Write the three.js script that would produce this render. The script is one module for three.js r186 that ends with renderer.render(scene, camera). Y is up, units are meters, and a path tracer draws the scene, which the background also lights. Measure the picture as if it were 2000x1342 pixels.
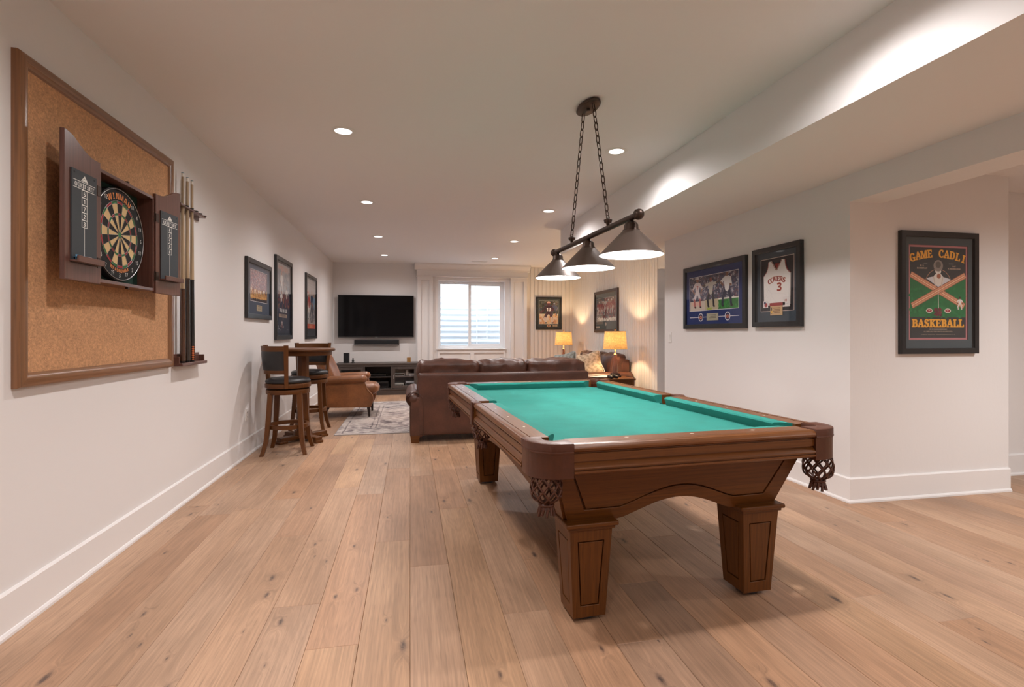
import * as THREE from 'three';
import { RoundedBoxGeometry } from 'three/addons/geometries/RoundedBoxGeometry.js';
import { mergeGeometries, mergeVertices, toCreasedNormals } from 'three/addons/utils/BufferGeometryUtils.js';

// ---------- camera, sky, exposure ----------
const scene = new THREE.Scene();
const renderer = new THREE.WebGLRenderer({ antialias: true });
renderer.toneMapping = THREE.LinearToneMapping;
renderer.toneMappingExposure = 1.0;
renderer.shadowMap.enabled = true;
const camera = new THREE.PerspectiveCamera(2 * Math.atan(671 / 1000) * 180 / Math.PI, 2000 / 1342, 0.05, 60);
camera.position.set(0, 1.227, 0);
camera.rotation.set(0, -Math.atan(0.199), 0);
camera.setViewOffset(2000, 1342, 0, 20, 2000, 1342);
camera.updateProjectionMatrix();
scene.background = new THREE.Color().setRGB(0.78, 0.9, 1.0);     // overcast daylight above the window well
scene.backgroundIntensity = 15;
const CAN = 10.8, PEND = 1.15, LAMP = 2.6;                         // lamp strengths (candela)
const AMBER = new THREE.Color().setRGB(1, 0.72, 0.42), SOFT = new THREE.Color().setRGB(1, 0.945, 0.93);

// ---------- small helpers ----------
const PI = Math.PI;
let seedN = 7;
const rnd = () => { seedN = (Math.imul(seedN, 1664525) + 1013904223) >>> 0; return seedN / 4294967296; };
const rr = (a, b) => a + (b - a) * rnd();
const counts = {};
const numbered = (n) => { const k = (counts[n] = (counts[n] ?? -1) + 1); return k ? n + '_' + String(k).padStart(3, '0') : n; };
const hash = (i, j, s) => { let h = Math.imul(i, 374761393) ^ Math.imul(j, 668265263) ^ Math.imul(s, 1274126177); h = Math.imul(h ^ (h >>> 13), 1274126177); return ((h ^ (h >>> 16)) >>> 0) / 4294967296; };
function vn(x, y, px, py, s) {
  const xi = Math.floor(x), yi = Math.floor(y); let fx = x - xi, fy = y - yi;
  fx = fx * fx * (3 - 2 * fx); fy = fy * fy * (3 - 2 * fy);
  const x0 = ((xi % px) + px) % px, x1 = (x0 + 1) % px, y0 = ((yi % py) + py) % py, y1 = (y0 + 1) % py;
  const a = hash(x0, y0, s), b = hash(x1, y0, s), c = hash(x0, y1, s), d = hash(x1, y1, s);
  return a + (b - a) * fx + (c - a) * fy + (a - b - c + d) * fx * fy;
}
function fbm(x, y, px, py, s, o) { let v = 0, a = 0.5, t = 0; for (let i = 0; i < o; i++) { v += a * vn(x, y, px, py, s + i); t += a; x *= 2; y *= 2; px *= 2; py *= 2; a *= 0.5; } return v / t; }
const clamp = (v, a = 0, b = 1) => Math.min(b, Math.max(a, v));
const smooth = (a, b, v) => { const t = clamp((v - a) / (b - a)); return t * t * (3 - 2 * t); };
function dataTex(w, h, fn, srgb = true) {
  const d = new Uint8Array(w * h * 4);
  for (let y = 0, i = 0; y < h; y++) for (let x = 0; x < w; x++, i += 4) { const c = fn(x / w, y / h, x, y); d[i] = clamp(c[0], 0, 255); d[i + 1] = clamp(c[1], 0, 255); d[i + 2] = clamp(c[2], 0, 255); d[i + 3] = 255; }
  const t = new THREE.DataTexture(d, w, h); t.magFilter = THREE.LinearFilter; t.minFilter = THREE.LinearMipmapLinearFilter; t.generateMipmaps = true;
  t.wrapS = t.wrapT = THREE.RepeatWrapping; if (srgb) t.colorSpace = THREE.SRGBColorSpace; t.needsUpdate = true; return t;
}
function canvasTex(w, h, draw) {
  const c = document.createElement('canvas'); c.width = w; c.height = h; draw(c.getContext('2d'), w, h);
  const t = new THREE.CanvasTexture(c); t.colorSpace = THREE.SRGBColorSpace; return t;
}
const tf = (g, p = [0, 0, 0], r = [0, 0, 0], s = [1, 1, 1]) => g.applyMatrix4(new THREE.Matrix4().compose(new THREE.Vector3(...p), new THREE.Quaternion().setFromEuler(new THREE.Euler(...r)), new THREE.Vector3(...s)));
const box = (w, h, d, x = 0, y = 0, z = 0, rad = 0, seg = 1) => (rad ? new RoundedBoxGeometry(w, h, d, seg, Math.min(rad, w / 2.01, h / 2.01, d / 2.01)) : new THREE.BoxGeometry(w, h, d)).translate(x, y, z);
const span = (x0, x1, y0, y1, z0, z1, rad = 0) => box(x1 - x0, y1 - y0, z1 - z0, (x0 + x1) / 2, (y0 + y1) / 2, (z0 + z1) / 2, rad);
const cyl = (r0, r1, h, x = 0, y = 0, z = 0, n = 32, open = false) => new THREE.CylinderGeometry(r0, r1, h, n, 1, open).translate(x, y, z);
const lathe = (pts, n = 40) => new THREE.LatheGeometry(pts.map((p) => new THREE.Vector2(p[0], p[1])), n);
const tube = (pts, r, seg = 24, n = 8, closed = false) => new THREE.TubeGeometry(new THREE.CatmullRomCurve3(pts.map((p) => new THREE.Vector3(...p)), closed), seg, r, n, closed);
function shapeOf(pts) { const s = new THREE.Shape(); pts.forEach((p, i) => (i ? s.lineTo(p[0], p[1]) : s.moveTo(p[0], p[1]))); s.closePath(); return s; }
function ext(shape, depth, bevel = 0, hole, seg = 1, curve = 16) {
  const s = shape instanceof THREE.Path ? shape : shapeOf(shape); if (hole) s.holes.push(hole instanceof THREE.Path ? hole : shapeOf(hole));
  return new THREE.ExtrudeGeometry(s, { depth: depth - 2 * bevel, bevelEnabled: bevel > 0, bevelSize: bevel, bevelThickness: bevel, bevelOffset: -bevel, bevelSegments: seg, curveSegments: curve }).translate(0, 0, bevel);
}
function clean(g) {
  const n = g.index ? g.toNonIndexed() : g.clone(), o = new THREE.BufferGeometry();
  o.setAttribute('position', n.getAttribute('position'));
  if (!n.getAttribute('normal')) n.computeVertexNormals();
  o.setAttribute('normal', n.getAttribute('normal'));
  o.setAttribute('uv', n.getAttribute('uv') ?? new THREE.BufferAttribute(new Float32Array(n.getAttribute('position').count * 2), 2));
  return o;
}
const merge = (gs) => (gs.length === 1 ? clean(gs[0]) : mergeGeometries(gs.map(clean)));
// uv in metres: v runs along the grain axis, u across it
function grain(g, axis = 1, su = 0.5, sv = 1.5) {
  const n = clean(g), p = n.getAttribute('position'), N = n.getAttribute('normal'), uv = n.getAttribute('uv'), ou = rnd(), ov = rnd(), q = [0, 0, 0];
  for (let t = 0; t < p.count; t += 3) {
    const a = [0, 0, 0]; for (let k = 0; k < 3; k++) { a[0] += Math.abs(N.getX(t + k)); a[1] += Math.abs(N.getY(t + k)); a[2] += Math.abs(N.getZ(t + k)); }
    const m = a.indexOf(Math.max(...a)), along = m === axis ? (axis + 1) % 3 : axis, across = 3 - m - along;
    for (let k = 0; k < 3; k++) { q[0] = p.getX(t + k); q[1] = p.getY(t + k); q[2] = p.getZ(t + k); uv.setXY(t + k, q[across] / su + ou, q[along] / sv + ov); }
  }
  return n;
}
function mesh(name, geos, material, parent = scene) {
  const m = new THREE.Mesh(merge(Array.isArray(geos) ? geos : [geos]), material);
  m.name = parent === scene ? numbered(name) : name; m.castShadow = m.receiveShadow = true; parent.add(m); return m;
}
const wood = (name, geos, material, axis, parent = scene) => mesh(name, (Array.isArray(geos) ? geos : [geos]).map((g) => grain(g, axis)), material, parent);
function tag(o, label, category, group) { o.userData = { label, category }; if (group) o.userData.group = group; return o; }
function thing(name, label, category, pos = [0, 0, 0], turn = 0, group) {
  const o = new THREE.Group(); o.name = numbered(name); o.position.set(...pos); o.rotation.y = turn; scene.add(o); return tag(o, label, category, group);
}
function struct(name, geos, material, label) { const m = mesh(name, geos, material); m.userData = { kind: 'structure', label }; return m; }
function structGroup(name, label) { const o = new THREE.Group(); o.name = name; o.userData = { kind: 'structure', label }; scene.add(o); return o; }
const put = (o, light) => { light.castShadow = true; o.add(light); if (light.target) o.add(light.target); return light; };

// ---------- computed textures ----------
const woodMap = dataTex(512, 1024, (u, v) => {                    // pale grain, multiplied by each wood's own colour
  const w = fbm(u * 3, v * 2, 3, 2, 11, 3), f = fbm(u * 90, v * 5, 90, 5, 21, 3), r = Math.sin((u * 20 + w * 5) * 2 * PI) * 0.5 + 0.5, p = vn(u * 200, v * 14, 200, 14, 31);
  const t = 0.82 + 0.2 * (f - 0.5) + 0.045 * (r - 0.5) + 0.09 * (w - 0.5) - (p > 0.84 ? 0.09 : 0);
  return [255 * t, 252 * t, 248 * t];
});
const STRIPS = 8, knots = [];
for (let s = 0; s < STRIPS; s++) for (let k = 0; k < 3; k++) knots.push([s, 0.12 + 0.76 * hash(s, k, 3), hash(s, k, 4), 0.012 + 0.05 * hash(s, k, 5) * hash(s, k, 6)]);
const oakMap = dataTex(2048, 2048, (u, v) => {                     // eight boards side by side, each 0.2 m x 2.4 m
  const S = u * STRIPS, s = Math.floor(S), x = S - s; let dk = 0, wx = 0;
  for (const [ks, kx, kv, kr] of knots) if (ks === s) {
    let dv = v - kv; dv -= Math.round(dv); const dx = (x - kx) * 0.2, dy = dv * 2.4, d2 = dx * dx / (kr * kr * 0.1) + dy * dy / (kr * kr * 0.9);
    if (d2 < 30) { dk += Math.exp(-d2 * 1.5) * (0.6 + 0.7 * vn(x * 60, v * 300, 60, 300, 77)); wx += Math.exp(-d2 * 0.16) * 0.22 * Math.sign(dx || 1); }
  }
  const w = fbm(x * 2 + s * 7, v * 3, 64, 3, 41 + s, 3), xx = x + wx, cath = Math.sin((xx * xx * 5 - xx * 4 + w * 4 + 1.2 * Math.sin(v * 2 * PI + s)) * 2 * PI * (1.2 + 0.25 * (s % 4)));
  const f = fbm(xx * 38 + s * 51, v * 9, 4096, 9, 61, 3), fine = vn(x * 120 + s * 130, v * 40, 4096, 40, 71), pore = vn(xx * 85 + s * 90, v * 26, 4096, 26, 81);
  const patch = fbm(x * 1.3 + s * 9, v * 5, 4096, 5, 91, 2);
  const t = 1 + 0.19 * (f - 0.5) + 0.018 * cath * (0.4 + w) + 0.07 * (fine - 0.5) + 0.17 * (patch - 0.5) - (pore > 0.8 ? 0.12 * (pore - 0.8) * 5 : 0);
  const k = clamp(dk) * 0.7, g = 0.5 + 0.5 * (patch - 0.5);
  return [t * (200 * (1 - k) + 70 * k), t * ((157 + 8 * g) * (1 - k) + 56 * k), t * ((123 + 14 * g) * (1 - k) + 54 * k)];
});
const oakBump = dataTex(1024, 1024, (u, v) => { const p = fbm(u * 320, v * 22, 320, 22, 15, 2), h = 150 + 120 * (p - 0.5); return [h, h, h]; }, false);
const corkMap = dataTex(512, 512, (u, v) => {
  const a = vn(u * 128, v * 128, 128, 128, 5), b = vn(u * 60, v * 60, 60, 60, 6), c = fbm(u * 6, v * 6, 6, 6, 7, 3);
  let t = 1 + 0.20 * (a - 0.5) + 0.14 * (b - 0.5) + 0.08 * (c - 0.5); if (a > 0.88) t -= 0.22; if (b < 0.08) t += 0.1;
  return [190 * t, 143 * t, 103 * t];
});
const leatherBump = dataTex(512, 512, (u, v) => {
  const a = fbm(u * 90, v * 90, 90, 90, 8, 2), b = fbm(u * 7, v * 7, 7, 7, 9, 4), h = 255 * (0.35 * a + 0.65 * b); return [h, h, h];
}, false);
const leatherMap = dataTex(512, 512, (u, v) => { const b = fbm(u * 5, v * 5, 5, 5, 19, 4), a = fbm(u * 60, v * 60, 60, 60, 18, 2), t = 0.88 + 0.32 * (b - 0.5) + 0.1 * (a - 0.5); return [255 * t, 250 * t, 246 * t]; });
const clothMap = dataTex(512, 512, (u, v) => { const a = vn(u * 256, v * 256, 256, 256, 3), b = fbm(u * 5, v * 5, 5, 5, 4, 4), t = 0.94 + 0.07 * (a - 0.5) + 0.12 * (b - 0.5); return [255 * t, 255 * t, 255 * t]; });
const paintBump = dataTex(256, 256, (u, v) => { const h = 255 * fbm(u * 40, v * 40, 40, 40, 2, 3); return [h, h, h]; }, false);
const linenMap = dataTex(256, 256, (u, v) => { const t = 0.86 + 0.16 * (vn(u * 128, v * 16, 128, 16, 3) - 0.5) + 0.16 * (vn(u * 16, v * 128, 16, 128, 5) - 0.5); return [255 * t, 255 * t, 255 * t]; });
const leafMap = dataTex(256, 256, (u, v) => {                      // scrolling stripe print for the pillows
  const w = Math.sin((u * 5 + 0.35 * Math.sin(v * 4 * PI)) * 2 * PI) + 0.8 * Math.sin((v * 7 + 0.3 * Math.sin(u * 6 * PI)) * 2 * PI), k = smooth(0.1, 0.35, w), n = 0.92 + 0.12 * vn(u * 90, v * 90, 90, 90, 6);
  return [n * (232 - 34 * k), n * (222 - 36 * k), n * (206 - 36 * k)];
});
const rugMap = dataTex(1024, 1024, (u, v) => {                     // worn, faded oriental pattern
  const worn = fbm(u * 12, v * 16, 12, 16, 51, 4), streak = fbm(u * 10, v * 120, 10, 120, 53, 3), fine = vn(u * 340, v * 340, 340, 340, 55), wob = 0.02 * (fbm(u * 20, v * 20, 20, 20, 59, 2) - 0.5);
  const e = Math.min(u, 1 - u, v, 1 - v), band = (c, w) => smooth(w, w * 0.4, Math.abs(e + wob * 0.3 - c));
  const U = u + wob, V = v + wob, scroll = Math.sin(U * 92 + 2.6 * Math.sin(V * 61)) * Math.sin(V * 104 + 2.6 * Math.sin(U * 47)), leaf = Math.sin(U * 38 + 3.5 * Math.sin(V * 29)) + Math.sin(V * 41 + 3.5 * Math.sin(U * 25)), blot = fbm(u * 46, v * 110, 46, 110, 63, 3);
  let p = 0.8 * (band(0.022, 0.004) + band(0.112, 0.004) + band(0.13, 0.003)); p += e > 0.03 && e < 0.108 ? 0.6 * smooth(0.05, 0.4, scroll) : 0; p += e > 0.138 ? 0.45 * smooth(0.3, 1.1, leaf) + 0.4 * smooth(0.1, 0.45, scroll) : 0;
  const k = clamp((p * 0.75 + 0.62 * smooth(0.47, 0.68, blot)) * smooth(0.33, 0.6, worn * 0.55 + streak * 0.5)), t = 0.93 + 0.12 * (fine - 0.5) + 0.2 * (streak - 0.5), q = fbm(u * 5, v * 5, 5, 5, 57, 2);
  return [t * (190 - 104 * k + 10 * q), t * (181 - 102 * k), t * (175 - 90 * k - 6 * q)];
});

// ---------- materials ----------
const lin = (r, g, b) => new THREE.Color().setRGB(r, g, b);
const std = (color, roughness, o = {}) => new THREE.MeshStandardMaterial({ color, roughness, ...o });
const phy = (color, roughness, o = {}) => new THREE.MeshPhysicalMaterial({ color, roughness, ...o });
const rep = (t, x, y) => { const c = t.clone(); c.repeat.set(x, y); c.needsUpdate = true; return c; };
const M = {
  wall: std(lin(0.77, 0.745, 0.735), 0.75, { bumpMap: rep(paintBump, 2, 2), bumpScale: 0.0004 }),
  ceiling: std(lin(0.81, 0.785, 0.78), 0.9),
  trim: std(lin(0.80, 0.775, 0.765), 0.42),
  bead: std(lin(0.79, 0.75, 0.71), 0.5),
  subfloor: std(lin(0.05, 0.035, 0.025), 0.9),
  cherry: phy(lin(0.19, 0.064, 0.010), 0.42, { map: woodMap, specularIntensity: 0.6, clearcoat: 0.08, clearcoatRoughness: 0.25 }),
  cherryRail: phy(lin(0.225, 0.078, 0.018), 0.34, { map: woodMap, specularIntensity: 0.7, clearcoat: 0.22, clearcoatRoughness: 0.2 }),
  darkWood: std(lin(0.03, 0.012, 0.006), 0.5, { map: woodMap }),
  stool: phy(lin(0.175, 0.060, 0.012), 0.4, { map: woodMap, specularIntensity: 0.6, clearcoat: 0.08, clearcoatRoughness: 0.3 }),
  oakFrame: phy(lin(0.36, 0.17, 0.075), 0.33, { map: woodMap, clearcoat: 0.3, clearcoatRoughness: 0.2 }),
  mahogany: phy(lin(0.19, 0.082, 0.062), 0.3, { map: woodMap, clearcoat: 0.3, clearcoatRoughness: 0.25 }),
  mahoganyDark: std(lin(0.05, 0.015, 0.012), 0.5, { map: woodMap }),
  cork: std(0xffffff, 0.9, { map: rep(corkMap, 2.2, 2.2), bumpMap: rep(corkMap, 2.2, 2.2), bumpScale: 0.001 }),
  felt: std(lin(0.008, 0.205, 0.168), 0.95, { map: rep(clothMap, 2, 2) }),
  pocketLeather: phy(lin(0.105, 0.031, 0.013), 0.4, { map: leatherMap, bumpMap: leatherBump, bumpScale: 0.0008 }),
  sofaLeather: phy(lin(0.098, 0.036, 0.021), 0.4, { map: leatherMap, bumpMap: leatherBump, bumpScale: 0.002, clearcoat: 0.12, clearcoatRoughness: 0.4 }),
  chairLeather: phy(lin(0.30, 0.112, 0.036), 0.38, { map: leatherMap, bumpMap: leatherBump, bumpScale: 0.002, clearcoat: 0.12, clearcoatRoughness: 0.4 }),
  blackLeather: phy(lin(0.012, 0.011, 0.012), 0.4, { bumpMap: leatherBump, bumpScale: 0.001 }),
  bronze: std(lin(0.075, 0.052, 0.042), 0.38, { metalness: 0.75 }),
  black: std(lin(0.012, 0.012, 0.012), 0.45),
  blackSatin: phy(lin(0.014, 0.014, 0.015), 0.3, { clearcoat: 0.3 }),
  steel: std(lin(0.5, 0.5, 0.5), 0.3, { metalness: 1 }),
  whitePlastic: std(lin(0.78, 0.76, 0.74), 0.4),
  vinyl: std(lin(0.83, 0.84, 0.86), 0.35),
  glass: phy(0xffffff, 0.02, { transmission: 1, thickness: 0, ior: 1.5 }),
  pictureGlass: phy(0xffffff, 0.03, { transmission: 1, thickness: 0, ior: 1.45 }),
  console: std(lin(0.135, 0.110, 0.102), 0.45, { map: woodMap }),
  screen: phy(lin(0.004, 0.004, 0.005), 0.1, { specularIntensity: 0.4 }),
  shadeOut: std(lin(0.13, 0.096, 0.08), 0.42, { metalness: 0.4 }),
  shadeIn: std(lin(0.86, 0.85, 0.83), 0.6),
  galvanised: std(lin(0.70, 0.74, 0.78), 0.6),
  gravel: std(lin(0.35, 0.34, 0.33), 0.95),
};

// ================= THE SETTING =================
const XL = -1.609, XR = 3.124, XB = 3.71, ZB = -11.41, H = 2.74, SB = 2.377, ZF = 2.9, ZC = -3.158;
// floor: slab and separate oak boards
{
  const fl = structGroup('floor', 'wide plank light oak floor with scattered dark knots');
  mesh('slab', span(XL - 0.15, 7.6, -0.2, -0.0125, ZB - 0.25, ZF + 0.15), M.subfloor, fl);
  const tints = [[1, 1, 1], [0.9, 0.86, 0.84], [1.07, 1.04, 0.96], [0.86, 0.85, 0.87], [1.02, 0.95, 0.89], [0.95, 0.98, 1.02], [0.97, 0.92, 0.88]].map(([r, g, b]) => phy(lin(r, g, b).multiplyScalar(0.70), 0.48, { map: oakMap, bumpMap: oakBump, bumpScale: 0.0004, clearcoat: 0.08, clearcoatRoughness: 0.35 }));
  const plank = (x0, x1, z0, z1) => {
    const c = 0.0013, g = 0.0005, t = 0.0125, strip = Math.floor(rnd() * STRIPS), ov = rnd(), fx = rnd() < 0.5 ? -1 : 1;
    x0 += g; x1 -= g; z0 += g; z1 -= g;
    const P = [[x0 + c, 0, z0 + c], [x1 - c, 0, z0 + c], [x1 - c, 0, z1 - c], [x0 + c, 0, z1 - c], [x0, -c, z0], [x1, -c, z0], [x1, -c, z1], [x0, -c, z1], [x0, -t, z0], [x1, -t, z0], [x1, -t, z1], [x0, -t, z1]];
    const F = [[3, 2, 1, 0]]; for (let k = 0; k < 4; k++) { const n = (k + 1) % 4; F.push([k, n, n + 4, k + 4], [k + 4, n + 4, n + 8, k + 8]); }
    const pos = [], uv = [];
    for (const [a, b, d, e] of F) for (const i of [a, b, d, a, d, e]) { pos.push(...P[i]); const k = fx * ((P[i][0] - x0) / 0.2 - 0.5) * 0.96 + 0.5; uv.push((strip + k) / STRIPS, P[i][2] / 2.4 + ov); }
    const G = new THREE.BufferGeometry(); G.setAttribute('position', new THREE.Float32BufferAttribute(pos, 3)); G.setAttribute('uv', new THREE.Float32BufferAttribute(uv, 2)); G.computeVertexNormals();
    mesh('plank', G, tints[Math.floor(rnd() * tints.length)], fl);
  };
  const known = { '-8': -1.75, '-6': -2.02, '-5': -1.8, '-4': -3.3, '-3': -2.45, '-2': -2.1, '-1': -3.1, '0': -2.74, '1': -3.6, '2': -2.2 };
  for (let r = -9; r < 37; r++) {
    const x0 = Math.max(r * 0.2, XL), x1 = (r + 1) * 0.2, zEnd = x0 > 4.5 ? -3.5 : x0 > 3.85 ? -3.16 : ZB;
    if (x1 - x0 < 0.02) continue;
    let z = known[r] ?? -rr(1.2, 3.0); const cuts = [z];
    for (let a = z; a < ZF;) { a += r > 24 ? rr(2.8, 3.6) : rr(1.7, 2.2); cuts.push(Math.min(a, ZF)); }
    for (let a = z; a > zEnd;) { a -= r > 24 ? rr(2.8, 3.6) : rr(1.6, 2.3); cuts.push(Math.max(a, zEnd)); }
    cuts.sort((a, b) => a - b);
    for (let k = 0; k + 1 < cuts.length; k++) if (cuts[k + 1] - cuts[k] > 0.02) plank(x0, x1, cuts[k], cuts[k + 1]);
  }
  for (let x = 4.0; x < 4.95; x += 0.2) plank(x, x + 0.2, -7.4, -5.75);
}
struct('ceiling', [span(XL - 0.15, 4.2, H, H + 0.15, ZB - 0.25, ZF + 0.15), span(3.39, 7.6, 2.45, 2.6, -3.66, ZF + 0.15)], M.ceiling, 'smooth painted ceiling with recessed lights');
struct('ceiling_soffit', [span(2.163, 3.39, SB, H, -7.22, ZF), span(3.39, 3.86, SB, H, -7.22, -5.75)], M.ceiling, 'boxed drop soffit running along the right side of the ceiling');
struct('wall_left', span(XL - 0.15, XL, -0.02, H, ZB - 0.25, ZF + 0.15), M.wall, 'long pale painted left wall');
struct('wall_front', [span(XL, 7.6, -0.02, H, ZF, ZF + 0.15)], M.wall, 'wall behind the viewer');
const WX0 = 0.60, WX1 = 2.10, WY0 = 0.885, WY1 = 2.395;
struct('wall_back', [span(XL, WX0, -0.02, H, ZB - 0.25, ZB), span(WX1, XB + 0.15, -0.02, H, ZB - 0.25, ZB), span(WX0, WX1, -0.02, WY0, ZB - 0.25, ZB), span(WX0, WX1, WY1, H, ZB - 0.25, ZB)], M.wall, 'far end wall with the window');
struct('wall_right', [span(XR, 3.39, -0.02, SB, -5.91, ZC), span(XR, 3.39, 2.18, SB + 0.1, ZC, ZF), span(3.39, 3.71, -0.02, SB, -5.91, -5.75)], M.wall, 'right wall below the soffit with two framed sports pictures');
struct('wall_column', [span(3.39, 4.574, -0.02, 2.45, -3.505, ZC)], M.wall, 'short wall facing the viewer with the baseball poster');
struct('wall_side_room', [span(4.574, 7.6, -0.02, 2.45, -3.655, -3.505), span(7.45, 7.6, -0.02, 2.45, -3.505, ZF)], M.wall, 'walls of the adjoining room at the far right');
struct('wall_recess', [span(XB, XB + 0.125, -0.02, H, ZB, -7.235), span(XB, XB + 0.125, 2.21, H, -7.235, -5.75), span(5.0, 5.1, -0.02, H, -7.5, -5.7), span(XB + 0.125, 5.0, -0.02, H, -7.5, -7.4), span(XB + 0.125, 5.0, -0.02, H, -5.75, -5.65), span(XB + 0.125, 5.1, 2.4, H + 0.15, -7.5, -5.65)], M.wall, 'wall behind the corner loveseat with a doorway beside it');
// beadboard sheets with real grooves
function beadSheet(len, y0, y1, pitch = 0.09) {
  const prof = []; const n = Math.round(len / pitch), p = len / n;
  for (let k = 0; k < n; k++) { const a = k * p; prof.push([a, 0.010], [a + p - 0.020, 0.010], [a + p - 0.017, 0.002], [a + p - 0.014, 0.002], [a + p - 0.012, 0.009], [a + p - 0.007, 0.0105], [a + p - 0.005, 0.002], [a + p - 0.002, 0.002]); }
  prof.push([len, 0.010], [len, 0], [0, 0]);
  return ext(prof, y1 - y0).rotateX(-PI / 2).translate(0, y0, 0);      // s -> x, relief -> -z, height -> y
}
struct('wall_beadboard', [tf(beadSheet(XB - 2.593, 0, H), [XB, 0, ZB], [0, PI, 0]), tf(beadSheet(4.175, 0, H), [XB, 0, -7.235], [0, PI / 2, 0])], M.bead, 'white vertical beadboard panelling in the far right corner');
// baseboards
const bbProf = [[0, 0], [0.026, 0], [0.026, 0.012], [0.02, 0.022], [0.015, 0.024], [0.015, 0.172], [0.008, 0.181], [0, 0.181]];
const bb = (len, m0 = 0, m1 = 0) => { const g = ext(bbProf, len), p = g.getAttribute('position'); for (let i = 0; i < p.count; i++) p.setZ(i, p.getZ(i) > len / 2 ? len + m1 * p.getX(i) : -m0 * p.getX(i)); return g; };                                  // x = out of the wall, z = along it
struct('baseboard_left', tf(bb(ZF - ZB), [XL, 0, ZB]), M.trim, 'tall white baseboard along the left wall');
struct('baseboard_right', [tf(bb(2.752, 1, 0), [XR, 0, ZC], [0, PI, 0]), tf(bb(1.45, 0, 1), [4.574, 0, ZC], [0, -PI / 2, 0])], M.trim, 'tall white baseboard around the right wall and its corner');
struct('baseboard_side_room', tf(bb(2.876), [7.45, 0, -3.505], [0, -PI / 2, 0]), M.trim, 'white baseboard in the adjoining room');
struct('baseboard_back', tf(bb(1.763), [0.154, 0, ZB], [0, -PI / 2, 0]), M.trim, 'white baseboard below the television');
struct('baseboard_beadboard', [tf(bb(4.165), [XB - 0.01, 0, -7.235], [0, PI, 0]), tf(bb(1.11), [XB, 0, ZB + 0.01], [0, -PI / 2, 0])], M.trim, 'white baseboard below the beadboard');
// window surround
{
  const t = structGroup('trim_1', 'white panelled window surround with pilasters and crown moulding');
  const Z0 = ZB, rect = (x0, x1, y0, y1) => [[x0, y0], [x1, y0], [x1, y1], [x0, y1]];
  mesh('back_panel', ext(rect(0.487, 2.211, 0, 2.47), 0.05, 0, rect(WX0, WX1, WY0, WY1)).translate(0, 0, Z0), M.trim, t);
  mesh('window_stool', box(1.56, 0.022, 0.09, 1.35, WY0 - 0.011, Z0 + 0.055, 0.004), M.trim, t);
  for (const [a, b] of [[0.64, 1.31], [1.40, 2.06]]) {
    mesh('panel_frame', ext(rect(a - 0.045, b + 0.045, 0.2, 0.86), 0.026, 0.002, rect(a, b, 0.26, 0.79)).translate(0, 0, Z0 + 0.05), M.trim, t);
  }
  for (const [a, b] of [[0.154, 0.487], [2.211, 2.593]]) {
    mesh('pilaster', span(a, b, 0, 2.47, Z0, Z0 + 0.10), M.trim, t);
    mesh('pilaster_frame', ext(rect(a, b, 0, 2.47), 0.03, 0.003, rect(a + 0.08, b - 0.08, 0.3, 2.38)).translate(0, 0, Z0 + 0.10), M.trim, t);
  }
  mesh('frieze', span(0.14, 2.607, 2.47, 2.60, Z0, Z0 + 0.135, 0.003), M.trim, t);
  mesh('architrave_bead', span(0.13, 2.617, 2.462, 2.482, Z0, Z0 + 0.15, 0.006), M.trim, t);
  const cp = [[0, 0], [0.14, 0], [0.15, 0.012], [0.15, 0.03], [0.165, 0.05], [0.195, 0.075], [0.225, 0.092], [0.245, 0.11], [0.25, 0.128], [0.25, 0.14], [0, 0.14]];
  mesh('crown', tf(toCreasedNormals(ext(cp, 2.56), 0.4), [2.6535, 2.60, Z0], [0, -PI / 2, 0]), M.trim, t);
}
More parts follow.
